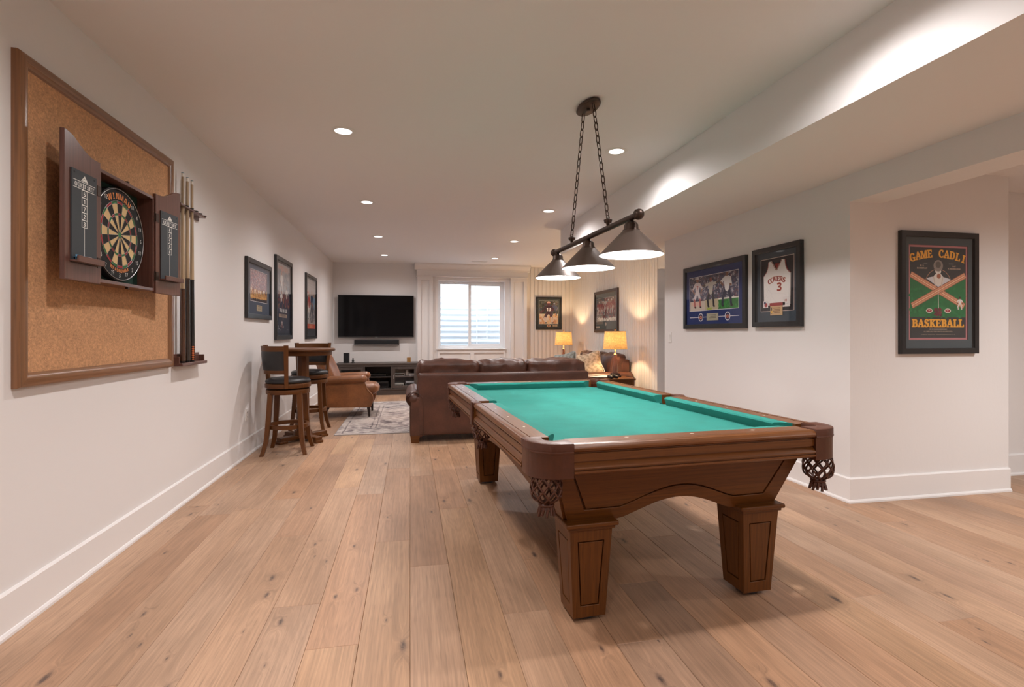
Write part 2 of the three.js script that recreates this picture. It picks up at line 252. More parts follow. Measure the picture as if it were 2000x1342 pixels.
// window with two sliding lights, and the steel well outside
{
  const w = structGroup('window_1', 'white vinyl sliding basement window looking into a steel window well');
  const Z = ZB - 0.13, ring = (x0, x1, y0, y1, k) => [[[x0, y0], [x1, y0], [x1, y1], [x0, y1]], [[x0 + k, y0 + k], [x1 - k, y0 + k], [x1 - k, y1 - k], [x0 + k, y1 - k]]];
  let [o, h] = ring(WX0, WX1, WY0, WY1, 0.04); mesh('window_frame', ext(o, 0.08, 0.003, h).translate(0, 0, Z - 0.04), M.vinyl, w);
  mesh('jamb_liner', [span(WX0, WX0 + 0.006, WY0, WY1, Z + 0.04, ZB + 0.05), span(WX1 - 0.006, WX1, WY0, WY1, Z + 0.04, ZB + 0.05), span(WX0, WX1, WY1 - 0.006, WY1, Z + 0.04, ZB + 0.05)], M.trim, w);
  [o, h] = ring(0.635, 1.345, WY0 + 0.035, WY1 - 0.035, 0.035); const s1 = mesh('sash', ext(o, 0.03, 0.002, h).translate(0, 0, Z - 0.03), M.vinyl, w); mesh('pane', span(0.667, 1.313, WY0 + 0.067, WY1 - 0.067, Z - 0.016, Z - 0.012), M.glass, s1);
  [o, h] = ring(1.285, 2.065, WY0 + 0.035, WY1 - 0.035, 0.065); const s2 = mesh('sash', ext(o, 0.034, 0.002, h).translate(0, 0, Z + 0.002), M.vinyl, w); mesh('pane', span(1.348, 2.002, WY0 + 0.098, WY1 - 0.098, Z + 0.016, Z + 0.02), M.glass, s2);
  mesh('latch', box(0.012, 0.06, 0.012, 1.32, 1.62, Z + 0.04, 0.003), M.vinyl, s2);
  const g = new THREE.PlaneGeometry(1, 1, 40, 260), p = g.getAttribute('position');
  for (let i = 0; i < p.count; i++) { const a = PI * (p.getX(i) + 0.5), y = 0.35 + 2.5 * (p.getY(i) + 0.5), r = 1.02 + 0.014 * Math.cos(2 * PI * y / 0.1365); p.setXYZ(i, 1.35 - r * Math.cos(a), y, ZB - 0.25 - r * 0.95 * Math.sin(a)); }
  g.computeVertexNormals();
  const well = tag(mesh('window_well', g, M.galvanised), 'corrugated galvanised window well curving outside the window', 'window well'); well.material.side = THREE.DoubleSide;
  tag(mesh('gravel_bed', new THREE.CylinderGeometry(0.96, 0.96, 0.1, 32, 1, false, PI / 2, PI).translate(1.35, 0.42, ZB - 0.26), M.gravel), 'grey gravel bed at the bottom of the window well', 'gravel');
  const ld = thing('escape_ladder', 'narrow white ladder fixed inside the window well', 'ladder', [1.725, 0.75, ZB - 1.03]);
  for (const s of [-1, 1]) mesh('rail', box(0.022, s < 0 ? 1.95 : 1.7, 0.02, s * 0.125, 1.05 + (s < 0 ? 0 : 0.1), 0, 0.004), M.vinyl, ld);
  for (let k = 0; k < 6; k++) mesh('rung', cyl(0.01, 0.01, 0.25, 0, 0, 0, 10).rotateZ(PI / 2).translate(0, 0.35 + k * 0.27, 0), M.vinyl, ld);
}
// recessed lights
const glowCan = new THREE.MeshStandardMaterial({ color: 0xffffff, emissive: lin(1, 0.95, 0.9), emissiveIntensity: 4 });
function can(x, y, z, label, k = 1, color = SOFT) {
  const o = thing('recessed_light', label, 'ceiling light', [x, y, z], 0, 'recessed ceiling lights');
  mesh('trim_ring', lathe([[0.062, 0.001], [0.062, -0.005], [0.088, -0.005], [0.092, -0.001], [0.092, 0]], 40), M.whitePlastic, o);
  mesh('lens', cyl(0.063, 0.063, 0.003, 0, -0.002, 0, 36), glowCan, o);
  const l = new THREE.SpotLight(color, CAN * k, 0, 1.42, 1, 2); l.position.set(0, -0.012, 0); l.target.position.set(0, -1, 0); l.shadow.radius = 3; put(o, l);
}
const canZ = [0.25, -1.9, -4.0, -6.12, -8.26, -10.2];
const order = ['behind the viewer', 'just above the upper edge of the picture', 'nearest one in view', 'second one in view', 'third one in view', 'farthest one'];
canZ.forEach((z, i) => { can(-0.49, H, z, 'round recessed light in the left ceiling row, ' + order[i]); can(1.68, H, z, 'round recessed light in the right ceiling row, ' + order[i]); });
can(4.7, 2.45, -1.5, 'round recessed light of the adjoining room, nearer its back wall', 2.4, lin(1, 1, 1)); can(4.7, 2.45, 0.8, 'round recessed light of the adjoining room, behind the viewer', 2.4, lin(1, 1, 1));
{
  const v = thing('ceiling_vent', 'white slotted air vent in the ceiling before the window', 'vent', [1.43, H, -10.73]);
  mesh('frame', ext([[-0.17, -0.06], [0.17, -0.06], [0.17, 0.06], [-0.17, 0.06]], 0.006, 0.001, [[-0.15, -0.042], [0.15, -0.042], [0.15, 0.042], [-0.15, 0.042]]).rotateX(PI / 2), M.whitePlastic, v);
  mesh('duct', span(-0.15, 0.15, -0.0005, 0, -0.042, 0.042), M.black, v);
  for (let k = 0; k < 7; k++) mesh('slat', tf(box(0.3, 0.002, 0.011), [0, -0.004, -0.036 + k * 0.012], [0.6, 0, 0]), M.whitePlastic, v);
}

// ================= POOL TABLE =================
const TX = 1.105, TZ = -3.192, TROT = Math.atan(0.26) - Math.atan(0.199);
{
  const W = 0.73, L = 1.29, TOP = 0.80;
  const t = thing('pool_table', 'large wooden pool table with teal green cloth and tapered panelled legs', 'pool table', [TX, 0, TZ], TROT);
  const railProf = [[0.118, 0], [0.046, 0], [0.046, -0.005], [0.040, -0.005], [0.040, 0.001], [0.018, 0.001], [0.008, -0.003], [0.002, -0.010], [0, -0.018], [0.003, -0.026], [0.010, -0.031], [0.018, -0.032], [0.018, -0.038], [0.013, -0.0385], [0.013, -0.068], [0.020, -0.0685], [0.020, -0.074], [0.014, -0.080], [0.005, -0.087], [0.001, -0.093], [0.001, -0.098], [0.007, -0.099], [0.007, -0.103], [0.001, -0.104], [0, -0.111], [0.006, -0.117], [0.118, -0.117]];
  const cushProf = [[0.118, -0.0005], [0.152, -0.001], [0.166, -0.004], [0.172, -0.011], [0.170, -0.018], [0.154, -0.054], [0.118, -0.054]];
  const sweep = (prof, half, s0, s1, turn) => {                     // long moulding whose ends may be mitred
    const g = ext(prof, 1), p = g.getAttribute('position');
    for (let i = 0; i < p.count; i++) { const o = p.getX(i), a = s0(o), b = s1(o); p.setXYZ(i, o - half, TOP + p.getY(i), a + (b - a) * p.getZ(i)); }
    g.computeVertexNormals(); return toCreasedNormals(g, 0.5).rotateY(turn);
  };
  const diamond = ext([[-0.011, 0], [0, -0.006], [0.011, 0], [0, 0.006]], 0.0016).rotateX(-PI / 2).translate(0, TOP - 0.0004, 0);
  const pearl = std(lin(0.75, 0.7, 0.6), 0.3);
  const railSet = [];                                                // [turn, half, s0, s1]
  for (const turn of [0, PI]) for (const e of [-1, 1]) railSet.push([turn, W, e > 0 ? 0.052 : -L + 0.166, e > 0 ? L - 0.166 : -0.052, e]);
  for (const turn of [PI / 2, -PI / 2]) railSet.push([turn, L, -W + 0.166, W - 0.166, 0]);
  for (const [turn, half, s0, s1, e] of railSet) {
    const far = half === W ? L : W, axis = half === W ? 2 : 0;
    const r = wood('rail', sweep(railProf, half, () => s0, () => s1, turn), M.cherryRail, axis, t);
    const nose = (o) => far - 0.254 + (0.172 - o) * 1.28, mid = (o) => 0.066 - (0.172 - o) * 0.25;
    mesh('cushion', sweep(cushProf, half, (o) => (e > 0 ? mid(o) : -nose(o)), (o) => (e < 0 ? -mid(o) : nose(o)), turn), M.felt, t);
    const spots = e ? [0.25, 0.5, 0.75].map((k) => e * k * (L - 0.12)) : [-0.5, 0, 0.5].map((k) => k * (W - 0.12) * 1.0);
    for (const s of spots) mesh('sight', diamond.clone().rotateY(PI / 2).translate(-half + 0.082, 0, s).rotateY(turn), pearl, r).userData.label = 'pearl diamond sight';
  }
  // slate bed with pocket cut-outs
  {
    const A = W - 0.118, B = L - 0.118, pts = [], arc = (cx, cy, r, a0, a1, n) => { for (let k = 0; k <= n; k++) { const a = a0 + (a1 - a0) * k / n; pts.push([cx + r * Math.cos(a), cy + r * Math.sin(a)]); } };
    arc(A, B, 0.075, -PI / 2, -PI, 8); arc(-A, B, 0.075, 0, -PI / 2, 8); arc(-A, 0, 0.045, PI / 2, -PI / 2, 8); arc(-A, -B, 0.075, PI / 2, 0, 8); arc(A, -B, 0.075, PI, PI / 2, 8); arc(A, 0, 0.045, -PI / 2, -3 * PI / 2, 8);
    mesh('bed_cloth', ext(pts, 0.012).rotateX(-PI / 2).translate(0, TOP - 0.066, 0), M.felt, t);
    mesh('slate', [span(-A + 0.09, A - 0.09, 0.69, 0.734, -B, B), span(-A, A, 0.69, 0.734, -B + 0.09, -0.06), span(-A, A, 0.69, 0.734, 0.06, B - 0.09)], M.cherry, t);
  }
  // pockets: leather cap, skirt and woven net
  const net = () => {
    const g = [], R = (v) => 0.052 + 0.010 * Math.sin(PI * Math.min(1, v * 1.15)) - 0.030 * smooth(0.72, 1, v), n = 9;
    for (const d of [-1, 1]) for (let k = 0; k < n; k++) { const pts = []; for (let i = 0; i <= 8; i++) { const v = i / 8, a = k / n * 2 * PI + d * v * 1.55, r = R(v); pts.push([r * Math.cos(a), -v * 0.115, r * Math.sin(a)]); } g.push(tube(pts, 0.0042, 12, 5)); }
    g.push(new THREE.TorusGeometry(0.052, 0.006, 6, 24).rotateX(PI / 2), new THREE.TorusGeometry(0.026, 0.007, 6, 18).rotateX(PI / 2).translate(0, -0.115, 0));
    for (let k = 0; k < 11; k++) { const a = k / 11 * 2 * PI; g.push(tube([[0.02 * Math.cos(a), -0.112, 0.02 * Math.sin(a)], [0.027 * Math.cos(a), -0.13, 0.027 * Math.sin(a)], [0.034 * Math.cos(a + 0.15), -0.152 - 0.006 * (k % 2), 0.034 * Math.sin(a + 0.15)]], 0.006, 5, 5)); }
    g.push(cyl(0.022, 0.03, 0.02, 0, -0.122, 0, 14)); return merge(g);
  };
  const netG = net();
  const capShape = () => { const s = new THREE.Shape(); s.moveTo(0.165, 0); s.lineTo(0.12, 0); s.absarc(0.12, 0.12, 0.12, -PI / 2, -PI, true); s.lineTo(0, 0.165); s.lineTo(0.088, 0.165); s.quadraticCurveTo(0.04, 0.04, 0.165, 0.088); s.closePath(); return s; };
  const capG = merge([ext(capShape(), 0.034, 0.005, null, 2, 14).translate(0, 0, -0.028), ext(capShape(), 0.102, 0.002, null, 1, 14).scale(0.985, 0.985, 1).translate(0.0025, 0.0025, -0.131), ext(capShape(), 0.012, 0.005, null, 2, 14).translate(-0.001, -0.001, -0.036)]);
  for (const [sx, sz, turn] of [[-1, 1, 0], [1, 1, PI / 2], [1, -1, PI], [-1, -1, -PI / 2]]) {
    const g = toCreasedNormals(capG.clone(), 0.6).rotateX(-PI / 2);    // plan (x, y) -> (x, -z), height -> y
    const c = mesh('pocket_cap', g.rotateY(turn).translate(sx * W, TOP, sz * L), M.pocketLeather, t); c.userData.label = 'dark brown leather corner pocket cap';
    mesh('pocket_net', netG.clone().translate(sx * (W - 0.078), TOP - 0.128, sz * (L - 0.078)), M.pocketLeather, t);
  }
  for (const s of [-1, 1]) {
    mesh('pocket_cap', [box(0.05, 0.022, 0.104, s * (W - 0.024), TOP - 0.007, 0, 0.006, 2), box(0.016, 0.14, 0.05, s * (W + 0.002), TOP - 0.065, 0, 0.006, 2), tf(new THREE.TorusGeometry(0.046, 0.008, 8, 20, PI), [s * (W - 0.048), TOP - 0.006, 0], [PI / 2, 0, s > 0 ? -PI / 2 : PI / 2])], M.pocketLeather, t);
    mesh('pocket_net', netG.clone().scale(0.9, 1, 0.9).translate(s * (W - 0.062), TOP - 0.128, 0), M.pocketLeather, t);
  }
  // aprons: grooved boards leaning inwards
  const apron = (half, cx) => {
    const wt = half - 0.125, wb = half - 0.215, D = 0.272, xa = wb - 0.23, N = 28;
    const low = (x) => { const k = Math.abs(x) / xa; return k >= 1 ? -D : -D + 0.085 * Math.pow(0.5 + 0.5 * Math.cos(PI * k), 0.62); };
    const bottom = (ins) => { const o = [], w = wb - ins * 1.15; for (let k = 0; k <= N; k++) { const x = w * (k / N * 2 - 1); o.push([x, low(x) + ins]); } return o; };
    const line = (ins) => { const w = wt - ins * 1.15; return [[-w, 0], ...bottom(ins), [w, 0]]; };
    const inner = line(0.058).reverse();
    return { back: ext(line(0.004), 0.014), frame: ext([...line(0), ...inner], 0.018, 0.0012).translate(0, 0, 0.012), panel: ext(line(0.0645), 0.018, 0.0015).translate(0, 0, 0.012) };
  };
  for (const [half, out, turns] of [[W, L, [0, PI]], [L, W, [PI / 2, -PI / 2]]]) for (const turn of turns) {
    const a = apron(half), place = (g) => tf(g, [0, 0.692, out - 0.149], [0.299, 0, 0]).rotateY(turn), ax = half === W ? 0 : 2;
    const m = wood('apron', [place(a.frame)], M.cherry, ax, t);
    wood('groove', place(a.back), M.cherry, ax, m); wood('panel', place(a.panel), M.cherry, ax, m);
  }
  // legs
  const trap = (b0, b1, y0, y1) => [[-b0, y0], [b0, y0], [b1, y1], [-b1, y1]];
  for (const sx of [-1, 1]) for (const sz of [-1, 1]) {
    const x = sx * (W - 0.308), z = sz * (L - 0.265), y0 = 0.022, y1 = 0.402, b0 = 0.074, b1 = 0.096, tilt = Math.atan((b1 - b0) / (y1 - y0));
    const core = new THREE.CylinderGeometry((b1 - 0.016) * Math.SQRT2, (b0 - 0.016) * Math.SQRT2, y1 - y0, 4, 1).rotateY(PI / 4).translate(0, (y0 + y1) / 2, 0);
    const fr = [], pn = [], k = (y) => b0 + (b1 - b0) * (y - y0) / (y1 - y0);
    for (let f = 0; f < 4; f++) {
      const to = (g) => tf(g, [0, y0, b0 - 0.0165], [tilt, 0, 0]).rotateY(f * PI / 2), h = (y1 - y0) / Math.cos(tilt);
      fr.push(to(ext(trap(b0, b1, 0, h), 0.0165, 0.0012, [[-b0 + 0.032, 0.05], [b0 - 0.032, 0.05], [b1 - 0.036, h - 0.05], [-b1 + 0.036, h - 0.05]])));
      pn.push(to(ext([[-b0 + 0.037, 0.055], [b0 - 0.037, 0.055], [b1 - 0.041, h - 0.055], [-b1 + 0.041, h - 0.055]], 0.0155, 0.0015)));
    }
    const mv = (g) => g.translate(x, 0, z);
    const leg = wood('leg', fr.map(mv), M.cherry, 1, t);
    wood('groove', mv(core), M.cherry, 1, leg); wood('panel', pn.map(mv), M.cherry, 1, leg);
    wood('leg_cap', [box(0.212, 0.016, 0.212, x, 0.409, z, 0.004), box(0.236, 0.02, 0.236, x, 0.425, z, 0.007, 2), box(0.13, 0.12, 0.13, x, 0.49, z)], M.cherry, 0, leg);
    mesh('foot', cyl(0.045, 0.05, 0.022, x, 0.011, z, 20), M.black, leg);
  }
}

// ================= PENDANT OVER THE TABLE =================
const glowBulb = new THREE.MeshStandardMaterial({ color: 0xffffff, emissive: lin(1, 0.95, 0.88), emissiveIntensity: 6 });
{
  const BY = 1.863, t = thing('pendant_light', 'dark bronze billiard light with three cone shades hanging on two chains', 'ceiling light', [1.157, 0, -3.226], TROT);
  const can0 = mesh('canopy', [lathe([[0, 0], [0.062, 0], [0.075, -0.008], [0.078, -0.02], [0.07, -0.028], [0, -0.03]].reverse(), 40).scale(0.85, 1, 1.75).translate(0, H, 0), cyl(0.012, 0.012, 0.014, 0, H - 0.036, 0, 12)], M.bronze, t);
  can0.userData.label = 'oval bronze ceiling plate';
  mesh('bar', [cyl(0.017, 0.017, 1.34, 0, 0, 0, 20).rotateX(PI / 2).translate(0, BY, 0), ...[-1, 1].map((s) => new THREE.SphereGeometry(0.030, 20, 14).translate(0, BY, s * 0.678))], M.bronze, t);
  for (const s of [-1, 1]) {
    const chain = new THREE.Group(); chain.name = 'chain'; t.add(chain);
    const a = new THREE.Vector3(0, H - 0.03, s * 0.082), b = new THREE.Vector3(0, BY + 0.06, s * 0.3), n = 17, len = a.distanceTo(b), dir = b.clone().sub(a).normalize();
    const oval = []; for (let k = 0; k < 14; k++) { const q = k / 14 * 2 * PI; oval.push([0.011 * Math.cos(q), 0.022 * Math.sin(q) + 0.007 * Math.sign(Math.sin(q)), 0]); }
    const link = tube(oval, 0.0032, 28, 6, true);
    for (let k = 0; k < n; k++) {
      const m = mesh('chain_link', link.clone(), M.bronze, chain);
      m.position.copy(a).addScaledVector(dir, (k + 0.5) * len / n); m.quaternion.setFromUnitVectors(new THREE.Vector3(0, -1, 0), dir).multiply(new THREE.Quaternion().setFromAxisAngle(new THREE.Vector3(0, 1, 0), (k % 2) * PI / 2 + 0.4));
    }
    mesh('chain_cup', [lathe([[0, BY + 0.016], [0.009, BY + 0.016], [0.011, BY + 0.028], [0.022, BY + 0.034], [0.026, BY + 0.05], [0.022, BY + 0.052], [0, BY + 0.046]], 20).translate(0, 0, s * 0.3), tf(new THREE.TorusGeometry(0.016, 0.003, 6, 18), [0, BY + 0.062, s * 0.3], [0, 0.6, 0])], M.bronze, t);
  }
  for (const s of [-1, 0, 1]) {
    const z = s * 0.595, y0 = 1.655;
    const sh = mesh('shade', lathe([[0.175, y0], [0.1765, y0 + 0.003], [0.110, y0 + 0.072], [0.048, y0 + 0.133], [0.044, y0 + 0.137]], 56).translate(0, 0, z), M.shadeOut, t); sh.material.side = THREE.DoubleSide;
    const li = mesh('shade_lining', lathe([[0.040, y0 + 0.132], [0.046, y0 + 0.129], [0.108, y0 + 0.069], [0.1735, y0 + 0.001]], 56).translate(0, 0, z), M.shadeIn, sh); li.userData.label = 'white inside of the shade'; li.material.side = THREE.DoubleSide;
    mesh('shade_neck', lathe([[0.046, y0 + 0.133], [0.047, y0 + 0.139], [0.040, y0 + 0.143], [0.038, y0 + 0.168], [0.028, y0 + 0.182], [0.014, y0 + 0.188], [0.014, y0 + 0.2], [0, y0 + 0.2]], 28).translate(0, 0, z), M.bronze, t);
    mesh('bulb', lathe([[0, y0 + 0.03], [0.022, y0 + 0.034], [0.032, y0 + 0.05], [0.032, y0 + 0.066], [0.02, y0 + 0.09], [0.014, y0 + 0.11], [0.014, y0 + 0.125]], 24).translate(0, 0, z), glowBulb, sh);
    const l = new THREE.PointLight(SOFT, PEND, 0, 2); l.position.set(0, y0 + 0.055, z); l.shadow.radius = 1.5; put(t, l);
  }
}

// ================= LEFT WALL: CORK BOARD, DARTS, CUES =================
{
  const z0 = -2.465, z1 = -3.872, y0 = 0.998, y1 = 2.403, w = z0 - z1, h = y1 - y0;
  const t = thing('cork_board', 'large square cork board in an oak frame behind the dartboard', 'cork board', [XL, (y0 + y1) / 2, (z0 + z1) / 2], PI / 2);
  mesh('cork_panel', box(w - 0.06, h - 0.06, 0.016, 0, 0, 0.010), M.cork, t);
  const prof = [[0, 0], [0.062, 0], [0.062, 0.018], [0.055, 0.026], [0.046, 0.028], [0.04, 0.034], [0.016, 0.036], [0.004, 0.03], [0, 0.02]];
  for (let k = 0; k < 4; k++) {
    const len = k % 2 ? h : w, off = k % 2 ? w : h, g = ext(prof, 1), p = g.getAttribute('position');
    for (let i = 0; i < p.count; i++) { const o = p.getX(i), y = p.getY(i), s = (p.getZ(i) - 0.5) * (len - 2 * o); p.setXYZ(i, -s, -(off / 2) + o, y); }
    g.computeVertexNormals(); wood('frame_rail', toCreasedNormals(g, 0.6).rotateZ(k * PI / 2), M.oakFrame, k % 2 ? 1 : 0, t);
  }
}
const scoreMap = (title, nums) => canvasTex(256, 640, (c, w, h) => {
  c.fillStyle = '#3b4044'; c.fillRect(0, 0, w, h); c.strokeStyle = c.fillStyle = '#e8e6e0'; c.lineWidth = 5;
  c.beginPath(); c.moveTo(98, 62); c.lineTo(118, 40); c.lineTo(130, 26); c.lineTo(142, 40); c.lineTo(162, 62); c.closePath(); c.stroke(); c.fillRect(108, 48, 44, 10); c.fillRect(122, 36, 16, 8);
  c.lineWidth = 4; c.beginPath(); c.moveTo(14, 72); c.lineTo(242, 72); c.moveTo(14, 122); c.lineTo(242, 122); c.stroke();
  c.font = 'bold 40px serif'; c.textAlign = 'center'; c.fillText(title, w / 2, 112, 200);
  nums.forEach((n, i) => { c.strokeRect(102, 126 + i * 52, 52, 50); c.font = 'bold 42px sans-serif'; c.fillText(n, 128, 167 + i * 52); });
  c.beginPath(); c.moveTo(128, 126 + nums.length * 52); c.lineTo(128, 618); c.stroke();
  c.fillStyle = '#15171a'; for (const x of [26, 230]) { c.beginPath(); c.arc(x, 22, 8, 0, 7); c.fill(); }
});
{
  const zc = -3.134, yc = 1.759, hw = 0.277, hh = 0.281, D = 0.095, base = XL + 0.018;
  const t = thing('dart_cabinet', 'open mahogany dartboard cabinet with two chalk scoreboard doors', 'dart cabinet', [base, yc, zc], PI / 2);
  wood('case', [box(2 * hw, 0.018, D, 0, hh - 0.009, D / 2, 0.002), box(2 * hw, 0.018, D, 0, -hh + 0.009, D / 2, 0.002), box(0.018, 2 * hh - 0.036, D, -hw + 0.009, 0, D / 2, 0.002), box(0.018, 2 * hh - 0.036, D, hw - 0.009, 0, D / 2, 0.002)], M.mahogany, 0, t);
  mesh('backing', box(2 * hw - 0.036, 2 * hh - 0.036, 0.012, 0, 0, 0.006), std(lin(0.012, 0.045, 0.032), 0.95, { map: rep(clothMap, 3, 3) }), t).userData.label = 'dark green felt backing';
  for (const s of [-1, 1]) {
    const d = new THREE.Group(); d.name = 'door'; t.add(d); const w = 0.268;
    const sh = new THREE.Shape(); sh.moveTo(0, -0.292); sh.lineTo(w, -0.292); sh.lineTo(w, 0.372); sh.bezierCurveTo(w * 0.78, 0.372, w * 0.66, 0.345, w * 0.5, 0.325); sh.bezierCurveTo(w * 0.34, 0.305, w * 0.2, 0.30, 0, 0.302); sh.closePath();
    const g = ext(sh, 0.02, 0.0025, null, 2, 14).translate(0.002, 0, 0); if (s < 0) g.applyMatrix4(new THREE.Matrix4().makeRotationY(PI)).translate(0, 0, 0.02);
    const turn = s > 0 ? 0.10 : 0, mv = (q) => q.rotateY(-s * turn).translate(s * hw, 0, D - 0.012);
    wood('door_panel', mv(g), M.mahogany, 1, d);
    const face = (q) => mv(q.translate(s * (w / 2 + 0.004), 0, 0.02));
    const bd = mesh('scoreboard', face(box(0.186, 0.424, 0.005, 0, 0, 0.0025)), std(lin(0.04, 0.046, 0.052), 0.7), d);
    mesh('chalk_print', face(new THREE.PlaneGeometry(0.186, 0.424).translate(0, 0, 0.0056)), std(0xffffff, 0.75, { map: s < 0 ? scoreMap('QUEJT SIIT', ['5', '1', '7', '2', '3']) : scoreMap('QUEJT SIIT', ['8', '8', '5', '8', '8']) }), bd);
    wood('dart_tray', [face(box(0.2, 0.008, 0.034, 0, -0.206, 0.017, 0.002)), face(box(0.2, 0.028, 0.008, 0, -0.196, 0.034, 0.002))], M.mahogany, 0, d);
    for (const y of [0.16, -0.19]) mesh('hinge', [face(box(0.03, 0.05, 0.003, -s * (w / 2 - 0.012), y, 0.001)), cyl(0.005, 0.005, 0.06, s * (hw + 0.001), y, D + 0.002, 10)], M.bronze, d);
  }
  mesh('catch', [box(0.016, 0.012, 0.016, 0.0, hh + 0.006, D - 0.01, 0.003), box(0.016, 0.012, 0.016, 0.0, -hh - 0.006, D - 0.01, 0.003)], M.bronze, t);
  // the board itself
  const b = thing('dartboard', 'round bristle dartboard with black and cream segments inside the cabinet', 'dartboard', [base + 0.012, yc, zc], PI / 2);
  const R = 0.249;
  mesh('board', [cyl(R, R, 0.036, 0, 0, 0, 72).rotateX(PI / 2).translate(0, 0, 0.018)], M.black, b);
  const face = canvasTex(1024, 1024, (c, w) => {
    const k = w / 2 / 0.249; c.fillStyle = '#0c0c0c'; c.fillRect(0, 0, w, w); c.translate(w / 2, w / 2);
    const ringAt = (a0, r0, r1, col) => { c.fillStyle = col; c.beginPath(); c.arc(0, 0, r1 * k, a0, a0 + PI / 10); c.arc(0, 0, r0 * k, a0 + PI / 10, a0, true); c.closePath(); c.fill(); };
    for (let i = 0; i < 20; i++) { const a = -PI / 2 - PI / 20 + i * PI / 10, even = i % 2 === 0; ringAt(a, 0.012, 0.176, even ? '#151312' : '#d3b483'); ringAt(a, 0.105, 0.117, even ? '#8e2c30' : '#2f6b3c'); ringAt(a, 0.167, 0.180, even ? '#9c2b30' : '#2f6b3c'); }
    c.fillStyle = '#3f7a4c'; c.beginPath(); c.arc(0, 0, 0.017 * k, 0, 7); c.fill();
    const nums = ['20', '1', '18', '4', '13', '6', '10', '15', '2', '17', '3', '19', '7', '16', '8', '11', '14', '9', '12', '5'];
    c.textAlign = 'center'; c.textBaseline = 'middle'; c.fillStyle = '#e9e7e3'; c.font = '60px sans-serif';
    nums.forEach((n, i) => { if (i === 0 || i === 1 || i === 19) return; const a = -PI / 2 + i * PI / 10; c.fillText(n, Math.cos(a) * 0.222 * k, Math.sin(a) * 0.222 * k, 62); });
    const arcText = (s, r, a0, step, flip, size) => { c.fillStyle = '#e08a4a'; c.font = 'bold ' + size + 'px sans-serif'; [...s].forEach((ch, i) => { const a = a0 + (i - (s.length - 1) / 2) * step; c.save(); c.rotate(a); c.translate(0, (flip ? 1 : -1) * r * k); c.fillText(ch, 0, 0); c.restore(); }); };
    arcText('WINMAU', 0.208, 0, 0.19, false, 96); arcText('WFPONDMAR', 0.197, 0, -0.105, true, 54);
  });
  mesh('target_face', new THREE.CircleGeometry(R - 0.003, 72).translate(0, 0, 0.0368), std(0xffffff, 0.85, { map: face }), b);
  mesh('number_ring', [new THREE.TorusGeometry(0.243, 0.0022, 8, 72).translate(0, 0, 0.0395), ...[0.105, 0.117, 0.167, 0.180].map((r) => new THREE.TorusGeometry(r, 0.0008, 5, 72).translate(0, 0, 0.0375)), ...Array.from({ length: 20 }, (_, i) => box(0.0012, 0.17, 0.0012, 0, 0.098, 0.0375).rotateZ((i + 0.5) * PI / 10))], M.steel, b);
  // darts lying in the left tray
  [[-0.035, 'blue flighted dart at the left end of the scoreboard tray', lin(0.1, 0.3, 0.5)], [0.02, 'blue flighted dart in the middle of the scoreboard tray', lin(0.12, 0.28, 0.5)], [0.055, 'white flighted dart at the right end of the scoreboard tray', lin(0.7, 0.7, 0.75)]].forEach(([dx, label, col]) => {
    const d = thing('dart', label, 'dart', [base + D + 0.023, yc - 0.1985, zc + hw + 0.14 - dx], 0, 'darts in the scoreboard tray');
    mesh('barrel', [cyl(0.0032, 0.0032, 0.05, 0, 0.0035, 0, 10).rotateX(0).rotateZ(0)].map((g) => g.rotateX(PI / 2).translate(0, 0.0035, 0)), M.steel, d);
    mesh('flight', [box(0.001, 0.02, 0.03, 0, 0.012, 0.03), box(0.02, 0.001, 0.03, 0, 0.012, 0.03)], std(col, 0.5), d);
  });
}
